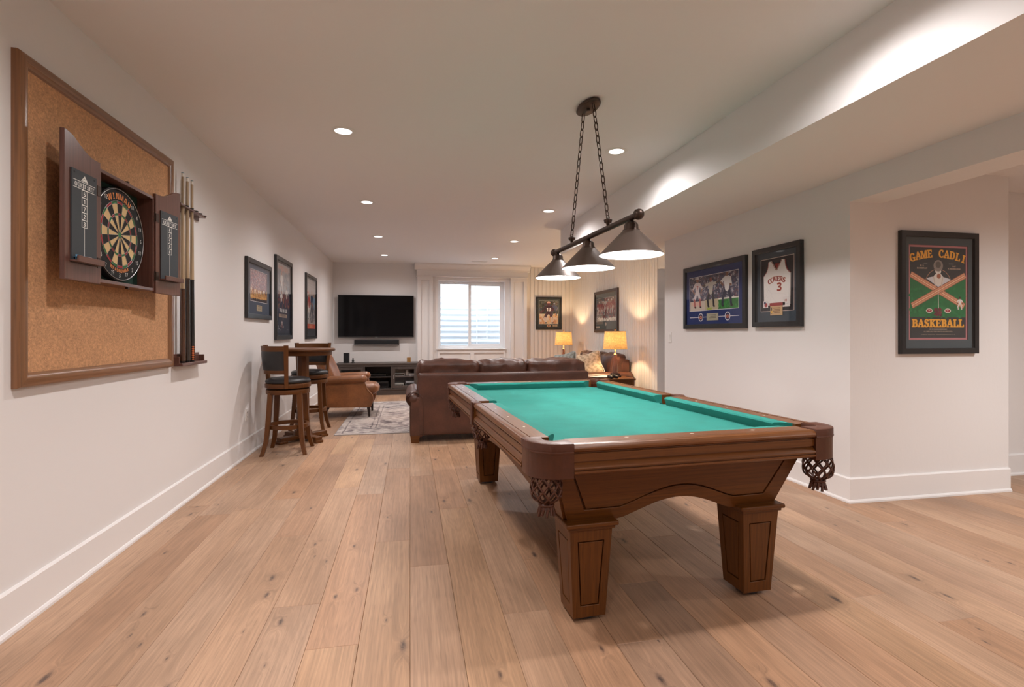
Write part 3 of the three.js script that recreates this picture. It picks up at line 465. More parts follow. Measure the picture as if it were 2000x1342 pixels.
// cue rack and cues
{
  const za = -3.905, zb = -4.345, t = thing('cue_rack', 'dark mahogany two piece cue rack on the left wall', 'cue rack', [XL, 0, (za + zb) / 2], PI / 2), w = za - zb;
  wood('upper_rail', [box(w, 0.05, 0.014, 0, 2.115, 0.007, 0.003), box(w, 0.016, 0.05, 0, 2.122, 0.036, 0.004)], M.mahogany, 0, t);
  for (let k = 0; k < 5; k++) mesh('clip', tf(new THREE.TorusGeometry(0.011, 0.003, 6, 14, PI * 1.4), [-0.146 + k * 0.078 - 0.0, 2.122, 0.071], [PI / 2, 0, -0.65]), M.black, t);
  wood('lower_shelf', [box(w, 0.022, 0.07, 0, 1.008, 0.036, 0.004), box(w, 0.075, 0.014, 0, 1.045, 0.007, 0.004), ...[-1, 1].map((s) => box(0.014, 0.05, 0.05, s * (w / 2 - 0.007), 1.04, 0.026, 0.004))], M.mahogany, 0, t);
  const maple = phy(lin(0.62, 0.46, 0.29), 0.3, { map: woodMap, clearcoat: 0.5 }), tip = std(lin(0.25, 0.35, 0.4), 0.8), ferr = std(lin(0.8, 0.78, 0.72), 0.4);
  const wrapTex = canvasTex(64, 128, (c, a, b) => { c.fillStyle = '#1a0f0a'; c.fillRect(0, 0, a, b); c.fillStyle = '#c96a3a'; for (let i = 0; i < 4; i++) for (let j = 0; j < 8; j++) { c.beginPath(); c.moveTo(i * 16 + 8, j * 16 + 1); c.lineTo(i * 16 + 14, j * 16 + 8); c.lineTo(i * 16 + 8, j * 16 + 15); c.lineTo(i * 16 + 2, j * 16 + 8); c.fill(); } });
  [[-3.977, 1.335, 'pool cue with a plain brown butt, nearest the cork board', lin(0.12, 0.05, 0.025), 0.52], [-4.055, 1.325, 'pool cue with a dark brown butt in the middle of the rack', lin(0.05, 0.03, 0.02), 0.6], [-4.133, 1.325, 'pool cue with a black butt and orange chequered end, farthest from the cork board', lin(0.012, 0.01, 0.01), 0.6]].forEach(([z, len, label, col, butt], i) => {
    const q = thing('pool_cue', label, 'pool cue', [XL + 0.043, 1.02, z], 0, 'pool cues in the rack'), r = (y) => 0.0185 - 0.010 * y / len, seg = (a, b, k = 0) => cyl(r(b) + k, r(a) + k, b - a, 0, (a + b) / 2, 0, 20);
    wood('shaft', seg(butt, len - 0.03), maple, 1, q); wood('butt', seg(0.012, butt - 0.008, 0.0005), phy(col, 0.25, { map: woodMap, clearcoat: 0.5 }), 1, q);
    mesh('bumper', cyl(0.017, 0.015, 0.012, 0, 0.006, 0, 16), M.black, q); mesh('joint_collar', seg(butt - 0.008, butt, 0.001), i === 2 ? M.black : M.bronze, q); mesh('ferrule', seg(len - 0.03, len - 0.006), ferr, q); mesh('cue_tip', seg(len - 0.006, len), tip, q);
    if (i === 2) mesh('butt_inlay', seg(0.012, 0.115, 0.0012), std(0xffffff, 0.35, { map: wrapTex }), q);
  });
}

// ================= FRAMED PICTURES =================
function framed(name, label, w, h, pos, turn, o) {
  const t = thing(name, label, 'framed picture', pos, turn, o.group), f = o.f ?? 0.045, d = o.d ?? 0.032, m = o.mat ?? [0.05, 0.05, 0.05, 0.05];   // mat: left right bottom top
  const R = (a, b, c, e) => [[a, c], [b, c], [b, e], [a, e]], iw = w / 2 - f, ih = h / 2 - f;
  mesh('frame', ext(R(-w / 2, w / 2, -h / 2, h / 2), d, 0.003, R(-iw, iw, -ih, ih)), o.frame ?? M.blackSatin, t);
  mesh('backing', box(w - 0.01, h - 0.01, 0.006, 0, 0, 0.004), M.black, t);
  const x0 = -iw + m[0], x1 = iw - m[1], y0 = -ih + m[2], y1 = ih - m[3];
  if (o.matColor) {
    mesh('mat_board', ext(R(-iw - 0.004, iw + 0.004, -ih - 0.004, ih + 0.004), 0.004, 0, R(x0, x1, y0, y1)).translate(0, 0, 0.0095), std(o.matColor, 0.85), t);
    if (o.lineColor) { const k = 0.005; mesh('mat_bevel', ext(R(x0 - k, x1 + k, y0 - k, y1 + k), 0.0012, 0, R(x0, x1, y0, y1)).translate(0, 0, 0.0132), std(o.lineColor, 0.7), t); }
  }
  if (o.art) { const pw = x1 - x0 + 0.002, ph = y1 - y0 + 0.002, res = o.res ?? 700, k = res / Math.max(pw, ph); const tex = canvasTex(Math.round(pw * k), Math.round(ph * k), o.art); mesh('print', box(pw, ph, 0.002, (x0 + x1) / 2, (y0 + y1) / 2, 0.0082).translate(0, 0, 0), std(0xffffff, 0.6, { map: tex }), t); }
  o.extra?.(t, { iw, ih, x0, x1, y0, y1 });
  mesh('glass', new THREE.PlaneGeometry(2 * iw + 0.004, 2 * ih + 0.004).translate(0, 0, d - 0.006), M.pictureGlass, t);
  return t;
}
let aSeed = 1; const ar = () => hash(aSeed++, 17, 5), apick = (l) => l[Math.floor(ar() * l.length)];
function crowd(c, x, y, w, h, cols, n, s) { for (let i = 0; i < n; i++) { c.fillStyle = apick(cols); c.beginPath(); c.ellipse(x + ar() * w, y + ar() * h, s * (0.5 + ar()), s * (0.6 + ar() * 1.2), ar() * 3, 0, 7); c.fill(); } }
function player(c, x, y, s, p) {                                     // a simple athlete: feet at x, y
  const limb = (pts, wd, col) => { c.strokeStyle = col; c.lineWidth = wd * s; c.lineCap = c.lineJoin = 'round'; c.beginPath(); pts.forEach(([a, b], i) => (i ? c.lineTo(x + a * s, y - b * s) : c.moveTo(x + a * s, y - b * s))); c.stroke(); };
  const L = p.legs ?? [[-0.16, 0, -0.2, 0.26, -0.07, 0.5], [0.18, 0, 0.16, 0.26, 0.07, 0.5]], A = p.arms ?? [[-0.15, 0.8, -0.3, 0.62, -0.2, 0.5], [0.15, 0.8, 0.3, 0.62, 0.22, 0.5]];
  for (const [a, b, d, e, f, g] of L) { limb([[f, g], [d, e]], 0.13, p.pants); limb([[d, e], [a, b + 0.03]], 0.1, p.socks ?? p.pants); limb([[a, b], [a + 0.05, b]], 0.06, p.shoe ?? '#222'); }
  for (const [a, b, d, e, f, g] of A) { limb([[a, b], [d, e]], 0.1, p.jersey); limb([[d, e], [f, g]], 0.07, p.skin); }
  limb([[-0.06, 0.78], [0, 0.52]], 0.2, p.jersey); limb([[0.06, 0.78], [0, 0.52]], 0.2, p.jersey);
  c.fillStyle = p.head ?? p.skin; c.beginPath(); c.ellipse(x, y - 0.96 * s, 0.075 * s, 0.09 * s, 0, 0, 7); c.fill();
  if (p.helmet) { c.fillStyle = p.helmet; c.beginPath(); c.arc(x, y - 0.99 * s, 0.095 * s, PI, 0); c.fill(); }
  if (p.num) { c.fillStyle = p.numColor ?? '#fff'; c.font = 'bold ' + Math.round(0.22 * s) + 'px sans-serif'; c.textAlign = 'center'; c.fillText(p.num, x, y - 0.6 * s); }
}
const mid = (a, b) => (a + b) / 2;
const plaque = (t, x, y, w, h, z, draw) => mesh('plaque', box(w, h, 0.002, x, y, z), std(0xffffff, 0.35, { map: canvasTex(160, Math.round(160 * h / w), draw) }), t);
const lines = (col, ink, n) => (c, w, h) => { c.fillStyle = col; c.fillRect(0, 0, w, h); c.fillStyle = ink; for (let i = 0; i < n; i++) c.fillRect(w * (0.22 + 0.1 * (i % 2)), h * (0.2 + 0.62 * i / n), w * (0.6 - 0.1 * (i % 2)), h * 0.07); };
framed('framed_photo', 'framed court photograph with a gold plaque, nearest the cork board', 0.91, 0.615, [XL, 1.687, -5.945], PI / 2, {
  mat: [0.095, 0.095, 0.135, 0.055], matColor: lin(0.075, 0.095, 0.135), lineColor: lin(0.7, 0.66, 0.66), f: 0.05, group: 'pictures on the left wall',
  art: (c, w, h) => { c.fillStyle = '#9d8a92'; c.fillRect(0, 0, w, h); crowd(c, 0, 0, w, h * 0.62, ['#b79aa0', '#8b7a88', '#c7a7a4', '#7b7f92', '#d6c2bd', '#a96d70'], 900, 8); c.fillStyle = '#d8a65f'; c.fillRect(0, h * 0.62, w, h * 0.3); crowd(c, 0, h * 0.62, w, h * 0.28, ['#e3b878', '#c98f48', '#dd9c55'], 200, 12); for (let i = 0; i < 9; i++) player(c, w * (0.08 + 0.105 * i), h * (0.80 + 0.06 * ar()), h * 0.26, { jersey: apick(['#5a2a35', '#3d3a58', '#6a3c30', '#e8dfd6']), pants: apick(['#5a2a35', '#3d3a58', '#3a2a28']), skin: '#8a5a3e' }); crowd(c, 0, h * 0.92, w, h * 0.08, ['#2a2226', '#46343a', '#1d1a20'], 120, 12); },
  extra: (t, b) => plaque(t, 0, b.y0 - 0.068, 0.19, 0.062, 0.0145, lines('#b9a27c', '#4c3c22', 3)) });
framed('framed_poster', 'tall framed poster of a white figure above a dark crowd, middle of the left wall', 0.86, 1.035, [XL, 1.664, -7.04], PI / 2, {
  mat: [0.02, 0.02, 0.03, 0.02], matColor: lin(0.03, 0.04, 0.06), f: 0.055, res: 800, group: 'pictures on the left wall',
  art: (c, w, h) => { c.fillStyle = '#8b8d92'; c.fillRect(0, 0, w, h); c.fillStyle = '#b0a9a6'; c.fillRect(0, 0, w, h * 0.1); c.fillStyle = '#c9856f'; c.font = 'bold 78px sans-serif'; c.textAlign = 'center'; c.fillText('NORID BATS', w / 2, h * 0.105, w * 0.88); crowd(c, 0, h * 0.12, w, h * 0.28, ['#96979a', '#84868c', '#a39f9d', '#77808a'], 240, 26); c.fillStyle = '#23283d'; c.fillRect(0, h * 0.44, w, h * 0.56); crowd(c, 0, h * 0.42, w, h * 0.24, ['#5a2430', '#22284a', '#6d2c34', '#34304c', '#8a5a46', '#1d2034'], 160, 26); player(c, w * 0.38, h * 0.46, h * 0.34, { jersey: '#ded8d2', pants: '#cfc9c6', skin: '#b98767', arms: [[-0.15, 0.8, -0.2, 0.6, -0.06, 0.5], [0.15, 0.8, 0.24, 0.6, 0.3, 0.45]] }); player(c, w * 0.75, h * 0.62, h * 0.3, { jersey: '#cfc7c0', pants: '#7a2f38', skin: '#8d6046' }); player(c, w * 0.35, h * 0.66, h * 0.26, { jersey: '#e5dfda', pants: '#23284a', skin: '#8d6046' });
    c.fillStyle = '#e8e6e2'; c.font = 'bold 60px sans-serif'; c.fillText('VPN ON ROB', w / 2, h * 0.7, w * 0.62); c.fillStyle = '#a58d7a'; c.fillRect(w * 0.18, h * 0.725, w * 0.6, h * 0.05); c.fillStyle = '#22273c'; c.font = 'bold 34px sans-serif'; c.fillText('NOXIES IN RUE', w * 0.48, h * 0.76, w * 0.56); c.fillStyle = '#d5cfc8'; c.font = '30px sans-serif'; c.fillText('A · ·', w / 2, h * 0.81); player(c, w * 0.4, h * 0.92, h * 0.1, { jersey: '#d9c2ba', pants: '#c4837a', skin: '#a5765a' }); crowd(c, w * 0.1, h * 0.9, w * 0.8, h * 0.06, ['#8a93a0', '#b4584a', '#c9c4bd'], 14, 7); } });
framed('framed_poster', 'tall framed poster of a figure in blue over a red band, nearest the television', 0.92, 1.04, [XL, 1.655, -8.90], PI / 2, {
  mat: [0.02, 0.02, 0.115, 0.02], matColor: lin(0.045, 0.048, 0.055), f: 0.05, res: 700, group: 'pictures on the left wall',
  art: (c, w, h) => { c.fillStyle = '#a7a09c'; c.fillRect(0, 0, w, h); c.fillStyle = '#8f8a88'; c.fillRect(0, h * 0.08, w, 8); c.fillRect(0, h * 0.13, w, 5); c.fillStyle = '#b24a3a'; c.fillRect(0, h * 0.26, w * 0.3, h * 0.3); c.fillStyle = '#d8d2cb'; c.fillRect(0, h * 0.3, w * 0.2, h * 0.1); crowd(c, 0, h * 0.3, w, h * 0.5, ['#8f9a9c', '#a58d7a', '#6b7380', '#b7aaa0'], 120, 24); player(c, w * 0.6, h * 0.86, h * 0.62, { jersey: '#2c3c58', pants: '#262c3c', skin: '#a8785c', arms: [[-0.15, 0.8, -0.16, 0.6, 0.05, 0.58], [0.15, 0.8, 0.24, 0.62, 0.2, 0.42]] }); player(c, w * 0.3, h * 0.8, h * 0.5, { jersey: '#a83a34', pants: '#e0dcd6', skin: '#93664c' }); player(c, w * 0.85, h * 0.83, h * 0.55, { jersey: '#6d8ba0', pants: '#3a3f4c', skin: '#a8785c' }); c.fillStyle = '#b8503c'; c.fillRect(0, h * 0.9, w, h * 0.1); c.fillStyle = '#e0a27c'; c.font = 'bold 60px sans-serif'; c.textAlign = 'center'; c.fillText('ICONICS', w / 2, h * 0.975, w * 0.7); } });
framed('framed_photo', 'framed football runner photograph on the beadboard beside the window', 0.61, 0.745, [3.127, 1.688, ZB + 0.0115], 0, {
  mat: [0.04, 0.04, 0.085, 0.05], matColor: lin(0.05, 0.06, 0.06), lineColor: lin(0.5, 0.5, 0.47), f: 0.042, res: 500,
  art: (c, w, h) => { c.fillStyle = '#34382f'; c.fillRect(0, 0, w, h); crowd(c, 0, 0, w, h * 0.5, ['#4a4c40', '#5d3c44', '#2b302a', '#6e6a5c', '#39465a'], 200, 14); c.fillStyle = '#e0d6bd'; c.fillRect(0, h * 0.56, w, h * 0.44); crowd(c, 0, h * 0.62, w, h * 0.36, ['#e6c79a', '#d9a57c', '#efe2d2'], 60, 26); player(c, w * 0.8, h * 0.62, h * 0.5, { jersey: '#4d5675', pants: '#3a3f55', skin: '#6e6a80', helmet: '#aab' }); player(c, w * 0.5, h * 0.95, h * 0.86, { jersey: '#3b1f30', pants: '#4a3444', socks: '#e8dcd4', skin: '#5a2a3a', helmet: '#d8a89a', num: '13', arms: [[-0.15, 0.8, -0.28, 0.62, -0.42, 0.5], [0.15, 0.8, 0.26, 0.66, 0.14, 0.62]] }); },
  extra: (t, b) => { mesh('emblem', new THREE.CircleGeometry(0.034, 28).scale(1.3, 1, 1).translate(0, b.y0 - 0.042, 0.0145), std(0xffffff, 0.6, { map: canvasTex(128, 128, (c) => { c.fillStyle = '#d9b18a'; c.fillRect(0, 0, 128, 128); c.fillStyle = '#7d3f2a'; c.beginPath(); c.ellipse(64, 70, 40, 20, -0.2, 0, 7); c.fill(); c.fillStyle = '#3a5a34'; c.fillRect(40, 48, 40, 12); }) }), t); plaque(t, 0.15, b.y0 - 0.042, 0.11, 0.03, 0.0145, lines('#cdb797', '#6b5237', 2)); } });
framed('framed_photo', 'wide brown framed team photograph on the beadboard above the loveseat', 1.195, 0.81, [XB - 0.0115, 1.65, -9.29], -PI / 2, {
  mat: [0.05, 0.05, 0.16, 0.085], matColor: lin(0.10, 0.115, 0.11), lineColor: lin(0.5, 0.48, 0.45), f: 0.06, frame: std(lin(0.04, 0.018, 0.014), 0.35), res: 700,
  art: (c, w, h) => { c.fillStyle = '#6d625c'; c.fillRect(0, 0, w, h); crowd(c, 0, 0, w, h, ['#7a6a66', '#93504c', '#5d5f66', '#8a8078', '#7b3c3c'], 400, 16); for (let i = 0; i < 12; i++) player(c, w * (0.06 + 0.08 * i), h * (0.6 + 0.3 * ar()), h * 0.58, { jersey: apick(['#9a4440', '#c6bdb4', '#8a3a3a', '#b0766c']), pants: apick(['#c9beb2', '#a8988c', '#7b3a38']), skin: '#b48a74', helmet: apick(['#d8cdc4', '#a84a42', '#e2d9d0']) }); crowd(c, 0, h * 0.88, w, h * 0.12, ['#d9d2c2', '#b9b09e', '#efe8dc'], 120, 12); },
  extra: (t, b) => { plaque(t, -0.42, b.y0 - 0.12, 0.2, 0.04, 0.0145, lines('#b59f8c', '#6b5237', 1)); mesh('emblem', new THREE.CircleGeometry(0.035, 24).translate(0, b.y0 - 0.06, 0.0145), std(lin(0.55, 0.42, 0.33), 0.5), t); } });
framed('framed_photo', 'black framed blue matted photograph of three athletes with two round emblems', 1.118, 0.693, [XR, 1.622, -4.855], -PI / 2, {
  mat: [0.065, 0.075, 0.15, 0.075], matColor: lin(0.012, 0.028, 0.13), lineColor: lin(0.72, 0.7, 0.72), f: 0.05, res: 1000,
  art: (c, w, h) => { c.fillStyle = '#3b3a4e'; c.fillRect(0, 0, w, h); crowd(c, 0, 0, w, h * 0.7, ['#4b4a60', '#5d5468', '#2c2c3c', '#8a7a80', '#3e4460', '#6e4a54', '#a9a6ac'], 900, 11); c.fillStyle = '#8f8a90'; c.fillRect(w * 0.33, h * 0.1, w * 0.008, h * 0.66); c.fillStyle = '#c9bcae'; c.fillRect(0, h * 0.72, w * 0.34, h * 0.28); c.fillStyle = '#d6b0a0'; c.fillRect(w * 0.03, h * 0.74, w * 0.2, h * 0.1); c.fillStyle = '#b7ab8e'; c.fillRect(w * 0.34, h * 0.7, w * 0.28, h * 0.3); c.fillStyle = '#9fae4a'; c.fillRect(w * 0.38, h * 0.93, w * 0.1, h * 0.07); c.fillStyle = '#2f7a34'; c.fillRect(w * 0.62, h * 0.73, w * 0.38, h * 0.27); crowd(c, w * 0.62, h * 0.74, w * 0.38, h * 0.26, ['#35863a', '#286c2f'], 90, 14); c.fillStyle = '#d9d5cc'; c.fillRect(w * 0.62, h * 0.69, w * 0.38, h * 0.04);
    player(c, w * 0.17, h * 0.9, h * 0.84, { jersey: '#d5c9c8', pants: '#cfc8ca', socks: '#b0625c', skin: '#8d6450', helmet: '#c9c4c4', num: '7', numColor: '#b3403a' }); player(c, w * 0.46, h * 0.9, h * 0.8, { jersey: '#b9b4a8', pants: '#1b1a1e', skin: '#54423c', head: '#8c4a40', arms: [[-0.15, 0.8, -0.36, 0.78, -0.5, 0.76], [0.15, 0.8, 0.34, 0.82, 0.5, 0.86]] }); player(c, w * 0.78, h * 0.91, h * 0.92, { jersey: '#d9d6d4', pants: '#20223a', skin: '#7a523e', legs: [[-0.22, 0, -0.2, 0.26, -0.07, 0.5], [0.2, 0, 0.17, 0.26, 0.07, 0.5]], arms: [[-0.15, 0.8, -0.3, 0.7, -0.2, 0.62], [0.15, 0.8, 0.2, 0.6, 0.04, 0.62]] }); },
  extra: (t, b) => { const y = b.y0 - 0.075; mesh('mat_line', box(b.x1 - b.x0 + 0.01, 0.006, 0.0012, 0, y, 0.0138), std(lin(0.72, 0.7, 0.72), 0.7), t); for (const x of [-0.22, 0.26]) mesh('emblem', new THREE.CircleGeometry(0.045, 32).translate(x, y, 0.015), std(0xffffff, 0.6, { map: canvasTex(128, 128, (c) => { c.fillStyle = '#d9d4d8'; c.fillRect(0, 0, 128, 128); c.fillStyle = '#1d2450'; c.beginPath(); c.arc(64, 64, 50, 0, 7); c.fill(); c.fillStyle = '#d4866a'; c.beginPath(); c.ellipse(64, 68, 34, 26, 0, 0, 7); c.fill(); c.fillStyle = '#2a1a2c'; c.fillRect(44, 62, 40, 10); c.fillStyle = '#c23d3a'; c.fillRect(52, 84, 26, 8); }) }), t); plaque(t, 0.0, y, 0.21, 0.075, 0.0155, lines('#a8a28c', '#5d5a46', 3)); } });
framed('framed_jersey', 'white basketball jersey with the number 3 in a black shadow box frame', 0.595, 0.703, [XR, 1.634, -3.896], -PI / 2, {
  mat: [0.052, 0.052, 0.095, 0.06], matColor: lin(0.035, 0.05, 0.068), lineColor: lin(0.6, 0.46, 0.4), f: 0.045, d: 0.04,
  extra: (t, b) => {
    const red = std(lin(0.3, 0.03, 0.025), 0.8), W = 0.33, y0 = b.y0 + 0.05, y1 = b.y1 - 0.02, cx = 0, H2 = y1 - y0;
    const half = [[0.055, 1], [0.105, 0.985], [0.112, 0.86], [0.128, 0.77], [0.165, 0.68], [0.163, 0.4], [0.16, 0.0]], out = [];
    const s = new THREE.Shape(); s.moveTo(-0.16, y0); s.lineTo(0.16, y0); for (let i = half.length - 2; i >= 0; i--) s.lineTo(half[i][0], y0 + half[i][1] * H2); s.lineTo(0.0, y0 + 0.8 * H2); for (const [a, v] of half) s.lineTo(-a, y0 + v * H2); s.closePath();
    const tex = canvasTex(512, 640, (c, w, h) => { const X = (m) => (m + 0.17) / 0.34 * w, Y = (v) => h - v * h; c.fillStyle = '#e3ddda'; c.fillRect(0, 0, w, h); c.strokeStyle = '#cdc5c4'; c.lineWidth = 2; for (let i = 0; i < 9; i++) { c.beginPath(); c.moveTo(w * ar(), h * 0.35 + h * 0.5 * ar()); c.lineTo(w * ar(), h * 0.6 + h * 0.4 * ar()); c.stroke(); }
      const line = (pts, col, lw) => { c.strokeStyle = col; c.lineWidth = lw; c.lineJoin = 'round'; c.beginPath(); pts.forEach((p, i) => (i ? c.lineTo(X(p[0]), Y(p[1])) : c.moveTo(X(p[0]), Y(p[1])))); c.stroke(); };
      for (const k of [-1, 1]) { const arm = half.slice(1, 5).map(([a, v]) => [k * a, v]); line(arm, '#7c2430', 26); line(arm, '#d9a58f', 15); line(arm, '#7c2430', 8); } const neck = [[-0.055, 1], [0, 0.8], [0.055, 1]]; line(neck, '#7c2430', 42); line(neck, '#d9c0a8', 28); line(neck, '#3c2a33', 16);
      c.textAlign = 'center'; c.font = 'bold 96px serif'; const word = 'COVERS'; [...word].forEach((ch, i) => { const u = i - 2.5; c.save(); c.translate(w / 2 + u * 52, h * 0.47 + Math.abs(u) * Math.abs(u) * 4.5); c.rotate(u * 0.075); c.lineWidth = 7; c.strokeStyle = '#c98f72'; c.strokeText(ch, 0, 0); c.fillStyle = '#7d2029'; c.fillText(ch, 0, 0); c.restore(); }); c.font = 'bold 160px sans-serif'; c.lineWidth = 9; c.strokeStyle = '#b9794e'; c.strokeText('3', w * 0.6, h * 0.69); c.fillStyle = '#8f2a26'; c.fillText('3', w * 0.6, h * 0.69); });
    const g = ext(s, 0.009, 0.0025, null, 2), p = g.getAttribute('position'), uv = g.getAttribute('uv'); for (let i = 0; i < p.count; i++) uv.setXY(i, (p.getX(i) + 0.17) / 0.34, (p.getY(i) - y0) / H2);
    mesh('jersey', g.translate(cx, 0, 0.0075), std(0xffffff, 0.85, { map: tex }), t);
    mesh('jersey_inside', ext([[-0.052, y0 + 0.97 * H2], [0, y0 + 0.79 * H2], [0.052, y0 + 0.97 * H2], [0.04, y0 + 0.93 * H2], [-0.04, y0 + 0.93 * H2]], 0.002).translate(0, 0, 0.0075), red, t);
    mesh('field', box(b.x1 - b.x0, b.y1 - b.y0, 0.0012, mid(b.x0, b.x1), mid(b.y0, b.y1), 0.0078), std(lin(0.025, 0.02, 0.024), 0.9), t);
    mesh('hem_band', box(0.19, 0.026, 0.004, 0.01, y0 + 0.006, 0.0165, 0.001), red, t);
    plaque(t, 0.0, b.y0 + 0.002, 0.15, 0.082, 0.018, (c, w, h) => { lines('#c9a67c', '#7d5a34', 4)(c, w, h); c.fillStyle = '#2d2018'; c.fillRect(8, h * 0.15, 14, h * 0.7); c.fillStyle = '#e0b24a'; c.fillRect(10, h * 0.5, 18, h * 0.3); });
    mesh('number_card', box(0.085, 0.085, 0.002, 0.12, b.y0 + 0.072, 0.0175), std(0xffffff, 0.7, { map: canvasTex(96, 96, (c) => { c.fillStyle = '#ddd6d4'; c.fillRect(0, 0, 96, 96); c.fillStyle = '#a04038'; c.font = 'bold 30px serif'; c.fillText('#3', 24, 46); c.fillStyle = '#bbb'; c.fillRect(22, 66, 50, 4); }) }), t);
    mesh('emblem', box(0.06, 0.06, 0.002, -0.135, b.y0 + 0.06, 0.0175), std(0xffffff, 0.7, { map: canvasTex(64, 64, (c) => { c.fillStyle = '#d9d2d2'; c.fillRect(0, 0, 64, 64); c.fillStyle = '#a23a3c'; c.beginPath(); c.arc(36, 38, 20, 0, 7); c.fill(); c.fillStyle = '#2c3354'; c.fillRect(8, 8, 26, 20); }) }), t);
  } });
framed('framed_poster', 'black framed baseball diamond poster lettered GAME CADLI BASKEBALL', 0.71, 0.913, [3.893, 1.53, ZC], 0, {
  mat: [0.042, 0.042, 0.062, 0.058], matColor: lin(0.065, 0.085, 0.095), f: 0.042, res: 1200,
  art: (c, w, h) => {
    c.fillStyle = '#b5767a'; c.fillRect(0, 0, w, h); const m = w * 0.03; c.fillStyle = '#333536'; c.fillRect(m, m, w - 2 * m, h - 2 * m);
    c.fillStyle = '#23703f'; c.beginPath(); c.moveTo(m, h * 0.31); c.lineTo(w / 2, h * 0.47); c.lineTo(w - m, h * 0.31); c.lineTo(w - m, h * 0.76); c.lineTo(m, h * 0.76); c.fill(); crowd(c, m, h * 0.44, w - 2 * m, h * 0.32, ['#267a45', '#206739', '#2a8049'], 120, 16);
    c.fillStyle = '#333536'; c.beginPath(); c.moveTo(m, h * 0.29); c.lineTo(w / 2, h * 0.44); c.lineTo(w - m, h * 0.29); c.closePath(); c.fill();
    c.fillStyle = '#cfcfd4'; c.beginPath(); c.moveTo(w * 0.3, h * 0.35); c.quadraticCurveTo(w * 0.5, h * 0.30, w * 0.72, h * 0.36); c.lineTo(w * 0.5, h * 0.44); c.fill(); c.strokeStyle = '#c08a6e'; c.lineWidth = 7; c.beginPath(); c.arc(w * 0.5, h * 0.42, w * 0.22, PI * 1.08, PI * 1.92); c.stroke();
    const bat = (x0, y0, x1, y1) => { for (const [lw, col] of [[w * 0.088, '#8f5a45'], [w * 0.07, '#d69a78'], [w * 0.03, '#c07a5a'], [w * 0.012, '#efc6a6']]) { c.strokeStyle = col; c.lineWidth = lw; c.lineCap = 'butt'; c.beginPath(); c.moveTo(x0 * w, y0 * h); c.lineTo(x1 * w, y1 * h); c.stroke(); } };
    bat(0.04, 0.31, 0.94, 0.64); bat(0.96, 0.31, 0.06, 0.64);
    c.strokeStyle = '#e6e2da'; c.lineWidth = 8; c.beginPath(); c.moveTo(w * 0.5, h * 0.47); c.lineTo(w * 0.505, h * 0.665); c.stroke(); crowd(c, w * 0.44, h * 0.67, w * 0.12, h * 0.07, ['#6e2a34', '#5a2230', '#7d3a44'], 40, 14);
    c.fillStyle = '#ded8d0'; c.beginPath(); c.ellipse(w * 0.5, h * 0.36, w * 0.09, h * 0.065, 0, 0, 7); c.fill(); c.beginPath(); c.ellipse(w * 0.5, h * 0.27, w * 0.05, h * 0.04, 0, 0, 7); c.fill(); c.fillStyle = '#8a8078'; c.beginPath(); c.arc(w * 0.5, h * 0.215, w * 0.08, 0, 7); c.fill(); c.fillStyle = '#5d554f'; c.beginPath(); c.arc(w * 0.5, h * 0.205, w * 0.045, 0, 7); c.fill(); c.fillStyle = '#a3644a'; c.beginPath(); c.arc(w * 0.51, h * 0.325, w * 0.034, 0, 7); c.fill(); for (const k of [-1, 1]) { c.strokeStyle = '#c9bfb6'; c.lineWidth = 16; c.beginPath(); c.moveTo(w * (0.5 + k * 0.08), h * 0.33); c.lineTo(w * (0.5 + k * 0.05), h * 0.43); c.stroke(); }
    player(c, w * 0.87, h * 0.68, h * 0.13, { jersey: '#e5e2de', pants: '#d9d5d0', skin: '#6a4434', helmet: '#2a2422' });
    for (const x of [0.35, 0.66]) { c.fillStyle = '#e4ddd4'; c.beginPath(); c.ellipse(x * w, h * 0.69, w * 0.055, h * 0.024, 0, 0, 7); c.fill(); c.fillStyle = '#a52c34'; c.beginPath(); c.ellipse(x * w, h * 0.69, w * 0.042, h * 0.016, 0, 0, 7); c.fill(); c.fillStyle = '#efe8e0'; c.fillRect(x * w - 12, h * 0.69 - 3, 24, 5); }
    c.textAlign = 'center'; const title = 'GAME CADLI'; c.font = 'bold 132px serif'; [...title].forEach((ch, i) => { const u = i - 4.5; c.save(); c.translate(w / 2 + u * w * 0.093, h * 0.125 + u * u * 2.9); c.rotate(u * 0.055); c.scale(0.92, 1); c.lineWidth = 16; c.strokeStyle = '#5a3a14'; c.strokeText(ch, 0, 0); c.lineWidth = 7; c.strokeStyle = '#eaa93a'; c.strokeText(ch, 0, 0); c.fillStyle = '#eaa93a'; c.fillText(ch, 0, 0); c.restore(); });
    c.font = 'bold 132px serif'; c.lineWidth = 18; c.strokeStyle = '#5a3a14'; c.strokeText('BASKEBALL', w / 2, h * 0.862, w * 0.88); c.lineWidth = 8; c.strokeStyle = '#eaa93a'; c.strokeText('BASKEBALL', w / 2, h * 0.862, w * 0.88); c.fillStyle = '#eaa93a'; c.fillText('BASKEBALL', w / 2, h * 0.862, w * 0.88);
    c.fillStyle = '#d9b9a0'; c.font = 'bold 26px serif'; c.fillText('M. R.', w * 0.23, h * 0.225); c.fillText('BATERPLAY', w * 0.23, h * 0.252); c.fillText('BAT', w * 0.77, h * 0.225); c.fillText('N. HANDLINGS', w * 0.77, h * 0.252); c.fillStyle = '#a9a39c'; c.font = '18px sans-serif'; c.fillText('· TURNER ·', w * 0.28, h * 0.198); c.fillText('MUSEUM', w * 0.72, h * 0.198);
